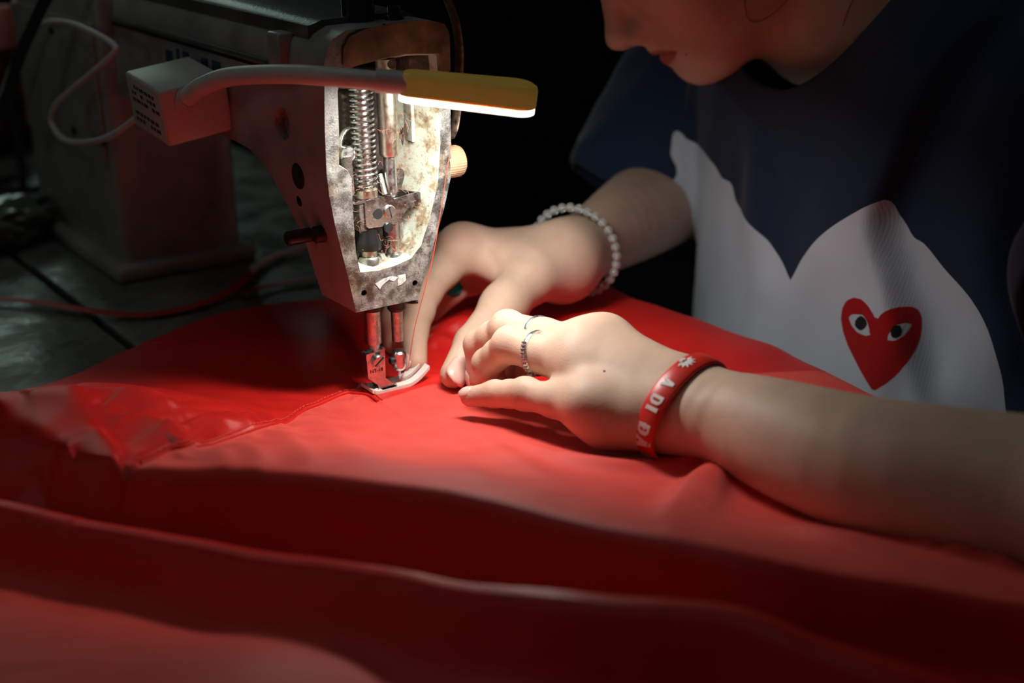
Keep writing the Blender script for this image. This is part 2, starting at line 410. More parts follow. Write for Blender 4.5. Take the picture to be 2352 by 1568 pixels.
for q, r in (((836, 673), 0.0017), ((953, 650), 0.0017), ((893, 62), 0.0014), ((888, 112), 0.0014)):
    x, z = fp(*q); cutters.append(cyl_mesh((x, YF - 0.003, z), (0, 1, 0), r, 0.010, M['hole'], 20))
P = at(647, 285, X=-0.0445); cutters.append(cyl_mesh((-0.06, P[1], P[2]), (1, 0, 0), 0.0098, 0.022, M['mint'], 32))
P = at(688, 462, X=-0.042); cutters.append(cyl_mesh((-0.06, P[1], P[2]), (1, 0, 0), 0.0032, 0.026, M['hole'], 20))
body = boolean(body, cutters, 'DIFFERENCE')
body.materials.append(M['rim']); body.materials.append(M['gunk']); ri = len(body.materials) - 2
for p in body.polygons:
    if p.normal.y < -0.95 and p.center.y < YF + 0.0005: p.material_index = ri
    elif p.normal.y < -0.9 and 0.015 < p.center.y < 0.025 and p.center.z > 0.07: p.material_index = len(body.materials) - 1
casting = bpy.data.objects.new('head_casting', body); COL.objects.link(casting)
bv = casting.modifiers.new('bevel', 'BEVEL'); bv.width = 0.0007; bv.segments = 2; bv.limit_method = 'ANGLE'; bv.angle_limit = math.radians(38)
body.polygons.foreach_set('use_smooth', [True] * len(body.polygons)); body.set_sharp_from_angle(angle=math.radians(32))
mp(casting)
# tan, rusty plate of the upper face
up = [(786, 148), (786, 110), (800, 84), (838, 66), (905, 52), (980, 45), (1018, 54), (1030, 76), (1032, 162), (1012, 168), (1009, 122), (930, 121), (862, 136), (812, 152), (795, 160)]
upp = [fp(*q) for q in up]
bm = bmesh.new(); add_prism(bm, [(x, YF - 0.0014, z) for x, z in upp], [(x, YF + 0.0002, z) for x, z in upp])
mp(bm_obj('face_plate_remnant', bm, M['rust']))
# top cover, side lip, groove of the arm
bm = bmesh.new()
prof = [(-0.0385, 0.2085), (-0.0385, 0.2150), (-0.036, 0.2195), (-0.030, 0.2215), (0.022, 0.2220), (0.028, 0.2195), (0.030, 0.2140)]
add_prism(bm, [(x, 0.012, z - (0.004 if z > 0.216 else 0)) for x, z in prof], [(x, 0.52, z) for x, z in prof])
mp(bm_obj('top_cover', bm, M['top']))
tube_lip = spline([(-0.0432, 0.050, 0.1905), (-0.0434, 0.2, 0.1907), (-0.0434, 0.52, 0.1907)], 4)
mp(tube('side_lip', tube_lip, 0.0022, M['top'], None, 8))
mp(slab('side_groove', (-0.0434, 0.06, 0.1865), (-0.0420, 0.52, 0.1885), M['gap']))
# bracket block on the shoulder of the head
P = at(640, 115, X=-0.0445)
bm = bmesh.new(); add_box(bm, (-0.0475, P[1] - 0.007, P[2] - 0.0105), (-0.0375, P[1] + 0.009, P[2] + 0.010), 0.002)
mp(bm_obj('shoulder_bracket', bm, M['enamel']))
# pillar, cover plate and its screws
bm = bmesh.new(); add_box(bm, (-0.054, 0.312, 0.0), (0.040, 0.52, 0.208), 0.006)
mp(bm_obj('pillar', bm, M['enamel']))
bm = bmesh.new(); add_box(bm, (-0.064, 0.300, -0.0002), (0.048, 0.535, 0.012), 0.004); mp(bm_obj('pillar_foot', bm, M['enamel']))
bm = bmesh.new(); add_box(bm, (-0.0565, 0.322, 0.085), (-0.0535, 0.515, 0.187), 0.001)
cover = mp(bm_obj('side_cover', bm, M['enamel']))
for q in ((265, 84), (172, 300), (236, 326), (284, 262), (120, 70)):
    P = at(*q, X=-0.0565)
    if 0.31 < P[1] < 0.53: mp(lathe('cover_screw', (-0.0585, P[1], P[2]), (1, 0, 0), [(0.0028, 0), (0.0034, 0.0008), (0.0034, 0.003)], M['dark'], None, 14))
# plug, small screws of the head side
P = at(683, 403, X=-0.0447)
mp(lathe('side_plug', (-0.0450, P[1], P[2]), (1, 0, 0), [(0.0066, 0), (0.0078, 0.0006), (0.0078, 0.003)], M['dark'], None, 26))
P = at(712, 541, X=-0.0405)
mp(lathe('lever_pivot', (-0.0545, P[1] + 0.002, P[2]), (1, 0, 0), [(0.0034, 0), (0.0042, 0.001), (0.0042, 0.016)], M['black'], None, 20))
P = at(735, 537, X=-0.0415)
sc = mp(lathe('slotted_screw', (-0.0455, P[1], P[2]), (1, 0, 0), [(0.0040, 0), (0.0050, 0.0010), (0.0050, 0.006)], M['dark'], None, 22))
# fragments of blue lettering along the arm
for q, w_, h_ in (((389, 131), 0.0060, 0.009), ((409, 130), 0.0022, 0.010), ((427, 133), 0.0050, 0.0075), ((470, 148), 0.0050, 0.008), ((497, 155), 0.0060, 0.0075), ((528, 205), 0.0060, 0.006)):
    P = at(*q, X=-0.0434)
    bm = bmesh.new(); add_box(bm, (-0.0436, P[1] - w_, P[2] - h_ / 2), (-0.0424, P[1] + w_, P[2] + h_ / 2)); mp(bm_obj('lettering', bm, M['blueink']))
# screw-cap column on top and the small stud
P = at(824, 60, Y=0.016)
mp(lathe('pressure_knob', (P[0], 0.016, 0.2145), (0, 0, 1), [(0.0088, 0), (0.0092, 0.002), (0.0092, 0.045), (0.008, 0.047)], M['dark'], None, 30))
P = at(905, 26, Y=0.006)
mp(lathe('top_stud', (P[0], 0.006, 0.2140), (0, 0, 1), [(0.0055, 0), (0.0055, 0.003), (0.0036, 0.0032), (0.0036, 0.008)], M['dark'], None, 18))
# thread guard strip and tan tension knob on the sewer's side
g = [at(x, y, X=X_) for x, y, X_ in ((1000, -60, 0.034), (1024, -10, 0.038), (1046, 50, 0.0415), (1055, 110, 0.043), (1054, 180, 0.0432), (1051, 240, 0.043), (1044, 290, 0.0405), (1033, 316, 0.036))]
bm = bmesh.new(); add_tube(bm, spline(g, 8), 0.0042, 12, flat=(0.35, 1.0), up=(0, 1, 0)); mp(bm_obj('thread_guard', bm, M['guard']))
P = at(1046, 374, X=0.040)
bm = bmesh.new(); kp = (0.0335, P[1] + 0.004, P[2])
x_, y_, d_ = frame_from((1, 0, 0)); rings = []
for r_, h_ in ((0.0088, 0), (0.0090, 0.0100), (0.0082, 0.0118), (0.003, 0.0124)):
    rings.append([bm.verts.new(Vector(kp) + d_ * h_ + (x_ * math.cos(i * math.pi / 36) + y_ * math.sin(i * math.pi / 36)) * (r_ + (0.00028 if i % 2 and r_ > 0.008 else 0))) for i in range(72)])
for a_, b_ in zip(rings[:-1], rings[1:]):
    for i in range(72): bm.faces.new((a_[i], a_[(i + 1) % 72], b_[(i + 1) % 72], b_[i]))
bm.faces.new(rings[-1])
mp(bm_obj('tension_knob', bm, M['tanknob']))

# ---- the works in the open face
XP, XN = -0.0148, 0.0013               # presser bar and needle bar
def zy(x, y, Y=0.0): return at(x, y, Y=Y)[2]
def lzb(name, X_, Y_, prof, mat, seg=28): return mp(lathe(name, (X_, Y_, 0), (0, 0, 1), prof, mat, None, seg))
lzb('presser_bar', XP, 0, [(0.0040, 0.100), (0.0040, 0.188)], M['steel'])
z0, z1 = zy(850, 428), zy(828, 196)
turns = 19; n = turns * 18
hel = [(XP + 0.0064 * math.cos(2 * math.pi * turns * i / n), 0.0064 * math.sin(2 * math.pi * turns * i / n), z0 + (z1 - z0) * i / n) for i in range(n + 1)]
mp(tube('pressure_spring', hel, 0.00078, M['chrome'], None, 7))
lzb('spring_seat', XP, 0, [(0.0064, zy(850, 450)), (0.0066, zy(850, 432)), (0.0052, zy(850, 428))], M['bronze'])
lzb('needle_bar', XN, 0, [(0.0036, 0.030), (0.0036, 0.190)], M['steel'])
lzb('needle_bar_sleeve', XN, 0, [(0.0052, zy(898, 356)), (0.0058, zy(898, 350)), (0.0058, zy(893, 215)), (0.0058, 0.195)], M['bronze'])
# clamp block on the presser bar and its bent front plate
zb0, zb1 = zy(850, 524), zy(850, 452)
bm = bmesh.new(); add_box(bm, (XP - 0.0075, -0.0050, zb0), (XP + 0.009, 0.008, zb1), 0.0008); blk = mp(bm_obj('presser_bar_clamp', bm, M['gunk']))
pl = [(838, 466), (842, 461), (898, 449), (906, 457), (962, 440), (966, 446), (965, 462), (952, 474), (934, 482), (924, 496), (918, 511), (908, 515), (848, 525), (841, 520)]
YP = -0.0062
pp = [fp(*q, Y=YP) for q in pl]
bm = bmesh.new(); add_prism(bm, [(x, YP, z) for x, z in pp], [(x, YP + 0.0013, z) for x, z in pp])
a0 = at(964, 441, Y=YP); a1 = at(965, 465, Y=YP)
bm2 = [(a0[0] - 0.0008, YP + 0.0008), (a0[0] + 0.0006, YP + 0.0004), (a0[0] - 0.006, YP + 0.019), (a0[0] - 0.0075, YP + 0.019)]
add_prism(bm, [(x, y, a0[2] - 0.0002) for x, y in bm2], [(x, y, a1[2]) for x, y in bm2])
a2 = at(838, 462, Y=YP)
add_box(bm, (a2[0] - 0.006, YP + 0.0005, a2[2] - 0.0012), (a2[0] + 0.012, 0.0085, a2[2] + 0.0003))
mp(bm_obj('clamp_plate', bm, M['chrome']))
def slot_screw(name, x, y, Y_, r_, ang, mat, axis=(0, 1, 0)):
    P = Vector(at(x, y, Y=Y_)); o = mp(lathe(name, P - Vector((0, 0.0012, 0)), (0, 1, 0), [(r_ * 0.85, 0), (r_, 0.0004), (r_, 0.0022)], mat, None, 22))
    bm = bmesh.new(); add_box(bm, (-r_ * 0.95, -0.0013, -0.00035), (r_ * 0.95, -0.0009, 0.00035), 0)
    bmesh.ops.transform(bm, matrix=Matrix.Translation(P) @ Matrix.Rotation(ang, 4, 'Y'), verts=bm.verts)
    s = bm_obj('screw_slot', bm, M['hole']); s.parent = o; return o
slot_screw('clamp_screw', 894, 485, YP, 0.0037, math.radians(78), M['steel'])
P = Vector(at(868, 491, Y=YP)); bm = bmesh.new()
add_lathe(bm, P - Vector((0, 0.0004, 0)), (0, 1, 0), [(0.0030, 0), (0.0030, 0.0006)], 20); mp(bm_obj('clamp_hole', bm, M['hole']))
# black cone, collars and bushings
lzb('rubber_cone', XP, 0, [(0.0072, zy(848, 571)), (0.0074, zy(848, 560)), (0.0072, zy(848, 553)), (0.0056, zy(848, 535)), (0.0056, zy(848, 521))], M['black'])
lzb('lower_rod', XP, 0, [(0.0046, zy(850, 600)), (0.0046, zy(850, 570))], M['bronze'])
lzb('presser_bushing', XP, 0, [(0.0076, zy(850, 624)), (0.0076, zy(850, 618)), (0.0068, zy(850, 616)), (0.0070, zy(850, 592)), (0.0060, zy(850, 586)), (0.004, zy(850, 586))], M['steel'])
lzb('needle_bar_collar', XN, 0, [(0.0052, zy(905, 548)), (0.0060, zy(905, 544)), (0.0060, zy(905, 508))], M['steel'])
slot_screw('collar_screw', 891, 522, -0.0062, 0.0030, math.radians(-35), M['dark'])
lzb('needle_bushing', XN, 0, [(0.0060, zy(908, 612)), (0.0062, zy(908, 606)), (0.0062, zy(908, 585)), (0.0052, zy(908, 577)), (0.0038, zy(908, 577))], M['steel'])
# curved lever ring and linkage lumps behind the spring
P = at(812, 338, Y=0.006)
ring = [(P[0] + 0.0088 * math.cos(t), 0.006, P[2] + 0.0115 * math.sin(t)) for t in np.linspace(math.radians(80), math.radians(310), 30)]
mp(tube('lever_ring', ring, 0.0016, M['steel'], None, 8))
P = at(792, 352, Y=0.004); mp(lathe('link_pin', (P[0], -0.001, P[2]), (0, 1, 0), [(0.0040, 0), (0.0046, 0.0006), (0.0046, 0.014)], M['steel'], None, 20))
P = at(786, 395, Y=0.006); bm = bmesh.new(); add_lathe(bm, (P[0], 0.0, P[2] - 0.012), (0, 0, 1), [(0.003, 0), (0.0035, 0.003), (0.003, 0.022)], 16); mp(bm_obj('link_rod', bm, M['gunk']))
bm = bmesh.new()
for q, Y_, sx_, sz_ in (((800, 270), 0.013, 0.010, 0.030), ((935, 330), 0.015, 0.010, 0.022), ((945, 210), 0.012, 0.008, 0.018), ((905, 420), 0.014, 0.012, 0.016), ((860, 165), 0.006, 0.018, 0.006), ((840, 545), 0.013, 0.012, 0.010)):
    P = at(*q, Y=Y_); add_box(bm, (P[0] - sx_ / 2, Y_ - 0.004, P[2] - sz_ / 2), (P[0] + sx_ / 2, 0.021, P[2] + sz_ / 2), 0.0015)
mp(bm_obj('linkage', bm, M['gunk']))
P0 = at(872, 400, Y=0.002); P1 = at(884, 447, Y=-0.003)
mp(tube('link_arm', [P0, P1], 0.0018, M['steel'], None, 8))
P = at(897, 146, Y=-0.004); mp(lathe('upper_pin', (P[0], -0.006, P[2]), (0, 1, 0), [(0.0024, 0), (0.0030, 0.0005), (0.0030, 0.02)], M['gunk'], None, 18))
bm = bmesh.new(); P = at(968, 145, Y=-0.006); add_box(bm, (P[0] - 0.009, -0.007, P[2] - 0.008), (P[0] + 0.0085, 0.015, P[2] + 0.0045), 0.001); mp(bm_obj('upper_block', bm, M['gunk']))
P = at(940, 260, Y=0.006); bm = bmesh.new(); add_box(bm, (P[0] - 0.001, 0.002, P[2] - 0.016), (P[0] + 0.0012, 0.018, P[2] + 0.024), 0.0006); mp(bm_obj('oil_rib', bm, M['mint']))
# lint of red and pink fibres caught in the works
bm = bmesh.new(); rr = random.Random(3)
for (q, Y_, spread, cnt) in (((932, 580), -0.003, 0.0030, 26), ((930, 375), 0.006, 0.0050, 22), ((905, 290), -0.005, 0.0060, 12), ((815, 470), -0.005, 0.006, 12), ((920, 470), -0.007, 0.006, 10), ((830, 405), -0.002, 0.006, 12), ((905, 555), -0.004, 0.003, 10), ((880, 578), -0.003, 0.006, 8)):
    P = Vector(at(*q, Y=Y_))
    for _ in range(cnt * 2):
        c = P + Vector((rr.gauss(0, spread), rr.gauss(0, spread * 0.5), rr.gauss(0, spread))); pts = [c]
        d = Vector((rr.gauss(0, 1), rr.gauss(0, 1), rr.gauss(0, 1))).normalized()
        for k in range(6):
            d = (d + Vector((rr.gauss(0, .5), rr.gauss(0, .5), rr.gauss(0, .5)))).normalized(); pts.append(pts[-1] + d * 0.0010)
        add_tube(bm, pts, 0.00007, 4)
tag(mp(bm_obj('lint', bm, M['lint'])), kind='stuff')
# sticker remnant on the lower rim
for pts in ([(862, 652), (880, 640), (900, 634), (914, 636), (905, 646), (893, 642), (880, 652), (872, 664)], [(913, 633), (931, 629), (932, 643), (922, 653), (913, 656)]):
    pp = [fp(*q) for q in pts]
    bm = bmesh.new(); add_prism(bm, [(x, YF - 0.0003, z) for x, z in pp], [(x, YF + 0.0003, z) for x, z in pp]); mp(bm_obj('sticker_remnant', bm, M['sticker'], None, False))

# ---- below the head: presser bar, foot, needle bar, needle
zB = 0.056
lzb('presser_bar_end', XP, 0, [(0.0044, zy(855, 788)), (0.0044, zB + 0.004)], M['steel'])
lzb('presser_bar_neck', XP, 0, [(0.0031, 0.010), (0.0033, zy(855, 780))], M['steel'])
lzb('bar_collar', XP, 0, [(0.0056, zB - 0.004), (0.0056, zB + 0.002)], M['dark'])
lzb('bushing_seal', XN, 0, [(0.0044, zB - 0.0075), (0.0056, zB - 0.006), (0.0056, zB + 0.002)], M['dark'])
pts = [at(925, 690, Y=-0.003), at(942, 694, Y=-0.006), at(960, 693, Y=-0.008)]
mp(tube('bent_wire', spline(pts, 4), 0.0011, M['black'], None, 8))
lzb('needle_clamp', XN, 0, [(0.0032, 0.0115), (0.0042, 0.0128), (0.0046, 0.0150), (0.0046, 0.0225), (0.0037, 0.0235)], M['chrome'])
P = Vector((XN - 0.0048, -0.001, 0.0185)); mp(lathe('needle_screw', P - Vector((0.002, 0, 0)), (1, 0, 0), [(0.0017, 0), (0.0022, 0.0005), (0.0022, 0.003)], M['dark'], None, 16))
lzb('needle', XN, 0, [(0.00012, -0.002), (0.00050, 0.003), (0.00055, 0.006), (0.00085, 0.0095), (0.00085, 0.013)], M['chrome'], 12)
foot = mp(empty('presser_foot', (0, 0, 0)))
foot.matrix_parent_inverse = _MI
def pf(o): o.parent = foot; return o
# shank: forked plate, built as an outline in X-Z seen from the camera side
YS = -0.0055
sh = [(841, 815), (862, 808), (864, 826), (874, 824), (873, 803), (884, 799), (886, 868), (895, 874), (910, 886), (911, 902), (903, 908), (877, 911), (868, 884), (846, 869)]
sp = [fp(*q, Y=YS) for q in sh]
bm = bmesh.new(); add_prism(bm, [(x, YS, z) for x, z in sp], [(x, YS + 0.0070, z) for x, z in sp])
shank = pf(bm_obj('shank', bm, M['chrome']))
P = Vector(at(867, 828, Y=YS))
scr = lathe('shank_screw', P - Vector((0, 0.0024, 0)), (0, 1, 0), [(0.0030, 0), (0.0038, 0.0006), (0.0038, 0.003)], M['steel'], None, 22); scr.parent = foot
bm = bmesh.new(); add_box(bm, (-0.0036, -0.0026, -0.0005), (0.0036, -0.0021, 0.0005)); bmesh.ops.transform(bm, matrix=Matrix.Translation(P) @ Matrix.Rotation(math.radians(-38), 4, 'Y'), verts=bm.verts)
pf(bm_obj('screw_slot', bm, M['hole']))
P = Vector(at(902, 898, Y=YS)); pf(lathe('hinge_pin', P - Vector((0, 0.0012, 0)), (0, 1, 0), [(0.0012, 0), (0.0017, 0.0003), (0.0017, 0.004)], M['steel'], None, 16))
def text_obj(name, body_, size, mat, mw, extr=0.00005, parent=None, font_bold=False):
    cu = bpy.data.curves.new('t', 'FONT'); cu.body = body_; cu.size = size; cu.extrude = extr; cu.align_x = 'CENTER'; cu.align_y = 'CENTER'; cu.resolution_u = 4
    o = bpy.data.objects.new('t', cu); COL.objects.link(o)
    me = evaluated(o); bpy.data.objects.remove(o); me.transform(mw)
    return mesh_obj(name, me, mat, parent, False)
P = Vector(at(865, 851, Y=YS)) - Vector((0, 0.0002, 0))
tm = Matrix.Translation(P) @ Matrix.Rotation(math.radians(90), 4, 'X')
pf(text_obj('stamped_lettering', 'NT-18', 0.0032, M['dark'], tm))
# white sole: a runner with two upturned toes and a slot for the needle
def runner(yc, wy, x0, x1):
    pts = []
    for i in range(15):
        x = x0 + (x1 - x0) * i / 14
        z = 0.0034 + 0.0075 * max(0, (x - 0.003) / 0.014) ** 1.7 + 0.002 * max(0, (-0.016 - x) / 0.006) ** 2
        pts.append((x, z))
    bm = bmesh.new(); top = [(x, z + 0.0011) for x, z in pts]; bot = [(x, z - 0.0011) for x, z in pts]
    loop = bot + top[::-1]
    add_prism(bm, [(x, yc - wy / 2, z) for x, z in loop], [(x, yc + wy / 2, z) for x, z in loop])
    return bm
b1 = runner(-0.0052, 0.0056, -0.020, 0.0175); o = bm_obj('sole_toe', b1, M['ptfe']); pf(o)
b1 = runner(0.0040, 0.0056, -0.020, 0.0160); o = bm_obj('sole_toe', b1, M['ptfe']); pf(o)
b1 = runner(-0.0006, 0.0140, -0.0215, -0.0045); o = bm_obj('sole_heel', b1, M['ptfe']); pf(o)
bm = bmesh.new(); add_box(bm, (-0.019, -0.0052, 0.0030), (-0.0035, 0.0045, 0.0052), 0.0006); pf(bm_obj('sole_plate', bm, M['bronze']))
# the red thread running down to the needle eye
th = [at(1036, 330, Y=-0.014), at(1000, 560, Y=-0.0145), at(978, 655, Y=-0.015), at(952, 755, Y=-0.010), at(938, 840, Y=-0.004), (XN + 0.0026, -0.001, 0.0095), (XN + 0.0006, -0.0004, 0.0045)]
tag(tube('sewing_thread', spline(th, 10), 0.00022, M['thread'], None, 6), 'fine red thread running down from the machine head to the needle', 'thread')

# ------------------------------------------------------------------ clip-on work lamp
lamp = tag(empty('work_lamp', (-0.068, 0.11, 0.15)), 'small lit work lamp with yellowed head on a bent grey arm', 'lamp')
_LI = Matrix.Translation(-Vector(lamp.location))
def lp(o, parent=None): o.parent = parent or lamp; o.matrix_parent_inverse = _LI if parent is None else Matrix.Identity(4); return o
bm = bmesh.new(); add_box(bm, (-0.0215, -0.027, -0.0178), (0.0215, 0.027, 0.0168), 0.0022)
bxm = Matrix.Translation((-0.0662, 0.1385, 0.1605)) @ Matrix.Rotation(math.radians(-7), 4, 'Y') @ Matrix.Rotation(math.radians(6), 4, 'X')
bmesh.ops.transform(bm, matrix=bxm, verts=bm.verts); box = lp(bm_obj('base_box', bm, M['greyplastic']))
rl = random.Random(8)
for row in range(6):
    y_ = 0.019
    while y_ > -0.018:
        w_ = rl.uniform(0.002, 0.006)
        if row != 3 and rl.random() < 0.85:
            bm = bmesh.new(); add_box(bm, (-0.0217, y_ - w_, 0.009 - row * 0.0042), (-0.0214, y_, 0.0112 - row * 0.0042)); bmesh.ops.transform(bm, matrix=bxm, verts=bm.verts); lp(bm_obj('label_print', bm, M['ink'], None, False), box)
        y_ -= w_ + 0.0018
gs = [at(428, 226, Y=0.110), at(466, 198, D=0.824), at(530, 176, D=0.805), at(650, 170, D=0.765), at(760, 176, D=0.739), at(880, 187, D=0.734)]
gsp = spline(gs, 10); gsp = np.vstack([at(412, 232, Y=0.122)[None], gsp])
lp(tube('gooseneck', gsp, [0.0062] * 3 + list(np.linspace(0.0058, 0.0050, len(gsp) - 3)), M['goose'], None, 18))
P = Vector(gs[0]); d = (Vector(gs[1]) - P).normalized(); lp(lathe('neck_boot', P - d * 0.010, d, [(0.0082, 0), (0.0078, 0.006), (0.0064, 0.013)], M['greyplastic'], None, 22))
LA = Vector(at(880, 186, D=0.734)); LB = Vector(at(1234, 223, D=0.742))
ld = (LB - LA); LL = ld.length; ld.normalize(); ls = ld.cross(Vector((0, 0, 1))).normalized(); lu = ls.cross(ld).normalized()
tilt = math.radians(6); q_ = Matrix.Rotation(tilt, 3, ld); ls = q_ @ ls; lu = q_ @ lu
lp(tube('neck_collar', [LA - ld * 0.004, LA + ld * 0.012], 0.0062, M['goose'], None, 18))
def lamp_body(name, s0, s1, zlo, zhi, wide, mats, round_top):
    """stadium outline swept between heights zlo..zhi (in lamp space), with rounded upper edge"""
    n = 18; out = []
    w0, w1 = wide * 0.62, wide
    for i in range(n + 1):
        t = -math.pi / 2 + math.pi * i / n; out.append((s1 - w1 + math.cos(t) * w1, math.sin(t) * w1))
    for i in range(n + 1):
        t = math.pi / 2 + math.pi * i / n; out.append((s0 + w0 + math.cos(t) * w0, math.sin(t) * w0))
    cx_ = (s0 + s1) / 2
    lay = [(zlo, 1.0)] + ([(zhi - 0.003, 1.0), (zhi - 0.0012, 0.985), (zhi, 0.93)] if round_top else [(zhi, 1.0)])
    bm = bmesh.new(); rings = []
    for z_, s_ in lay:
        rings.append([bm.verts.new(LA + ld * (cx_ + (a - cx_) * s_) + ls * (b_ * (s_ if s_ > 0.99 else s_ * 0.97)) + lu * z_) for a, b_ in out])
    N = len(out)
    for a_, b_ in zip(rings[:-1], rings[1:]):
        for i in range(N): bm.faces.new((a_[i], a_[(i + 1) % N], b_[(i + 1) % N], b_[i]))
    fb = bm.faces.new(rings[0][::-1]); bm.faces.new(rings[-1])
    if len(mats) > 1: fb.material_index = 1
    o = bm_obj(name, bm, mats, None, True, 40); return lp(o)
lamp_body('lamp_head', 0.008, LL, -0.0052, 0.0064, 0.0105, [M['yellow']], True)
lamp_body('diffuser', 0.0085, LL - 0.0004, -0.0088, -0.0052, 0.0101, [M['ledside'], M['led']], False)
# the lamp's cable: out of the box, a loop in the air, away to the back left
cb = [np.array([-0.072, 0.150, 0.150]), np.array([-0.076, 0.172, 0.1485]), at(262, 308, X=-0.084), at(205, 326, X=-0.085), at(150, 322, X=-0.085), at(120, 285, X=-0.082), at(125, 245, X=-0.08), at(160, 210, X=-0.075), at(215, 165, X=-0.07), at(262, 122, X=-0.066),
      at(262, 104, X=-0.064), at(215, 75, X=-0.064), at(160, 54, X=-0.064), at(105, 52, X=-0.066), at(65, 80, X=-0.07), at(30, 150, X=-0.075), at(-10, 250, X=-0.08), at(-60, 330, X=-0.09)]
lp(tube('cable', spline(cb, 8), 0.0023, M['goose'], None, 10))
cb = [at(120, -30, X=-0.08), at(85, 40, X=-0.085), at(45, 130, X=-0.09), at(15, 220, X=-0.095), at(-30, 330, X=-0.10)]
tag(tube('power_cable', spline(cb, 8), 0.0042, M['black'], None, 10), 'thick black cable at the far left behind the loop of thin cable', 'cable')
# ------------------------------------------------------------------ the red cloth
def pline(pts, n=6):
    """crest line: photo points with their height -> dense array of X, Y, height"""
    return spline([np.array([*at(x, y, Z=z)[:2], z]) for x, y, z in pts], n)
def near(XX, YY, L):
    """distance to a polyline (signed, + on the camera side) and the value carried along it"""
    best = np.full(XX.shape, 1e9); sgn = np.ones(XX.shape); val = np.zeros(XX.shape); par = np.zeros(XX.shape); acc = 0.0
    for a, b_ in zip(L[:-1], L[1:]):
        d = b_[:2] - a[:2]; l2 = d @ d + 1e-12
        t = np.clip(((XX - a[0]) * d[0] + (YY - a[1]) * d[1]) / l2, 0, 1)
        ex = XX - a[0] - t * d[0]; ey = YY - a[1] - t * d[1]; dist = np.hypot(ex, ey)
        k = dist < best
        best[k] = dist[k]; sgn[k] = np.sign(ex * d[1] - ey * d[0])[k]; val[k] = (a[2] + (b_[2] - a[2]) * t)[k]; par[k] = acc + (t * math.sqrt(l2))[k]
        acc += math.sqrt(l2)
    return best * sgn, val, par
def ridge(XX, YY, pts, wb, wf, pw=2.0, n=6):
    s, v, _ = near(XX, YY, pline(pts, n))
    w_ = np.where(s < 0, wb, wf)
    return v * np.exp(-(np.abs(s) / w_) ** pw)
CREST_A = [(-40, 1240, .004), (40, 1172, .010), (135, 1092, .022), (230, 1080, .033), (400, 1077, .040), (560, 1076, .043), (750, 1096, .044), (1000, 1134, .044), (1250, 1184, .044), (1500, 1245, .043), (1750, 1305, .040), (2000, 1345, .036), (2352, 1400, .030), (2700, 1460, .026)]
CREST_B = [(-300, 1110, .023), (0, 1163, .026), (250, 1204, .026), (450, 1242, .026), (640, 1290, .027), (900, 1352, .029), (1100, 1398, .032), (1350, 1430, .036), (1650, 1444, .040), (1850, 1500, .039), (2100, 1575, .037), (2500, 1700, .03)]
CREST_C = [(300, 1640, .020), (600, 1560, .024), (830, 1480, .020), (1000, 1500, .018), (1250, 1560, .020), (1500, 1640, .022)]
CREST_D = [(-250, 955, .026), (-60, 950, .030), (100, 947, .030), (250, 946, .028), (380, 948, .023), (480, 952, .015), (570, 958, .006), (640, 962, .001)]
CREST_E = [(290, 958, .020), (350, 985, .022), (405, 1015, .018), (450, 1038, .010)]
CREST_F = [(110, 975, .024), (160, 1000, .026), (205, 1035, .024), (240, 1075, .014)]
CREST_G = [(-20, 1010, .020), (40, 1050, .022), (80, 1100, .014)]
HEM = [(1400, 1004, .001), (1480, 1030, .004), (1560, 1052, .006), (1650, 1090, .007), (1720, 1118, .008), (1790, 1150, .010), (1900, 1172, .010), (2000, 1202, .010), (2150, 1250, .008), (2300, 1290, .004)]
SEAM = [(868, 924), (845, 909), (815, 905), (790, 906), (740, 928), (690, 950), (640, 972), (596, 987), (540, 1003), (480, 1024), (430, 1036), (390, 1040), (352, 1054), (322, 1067)]
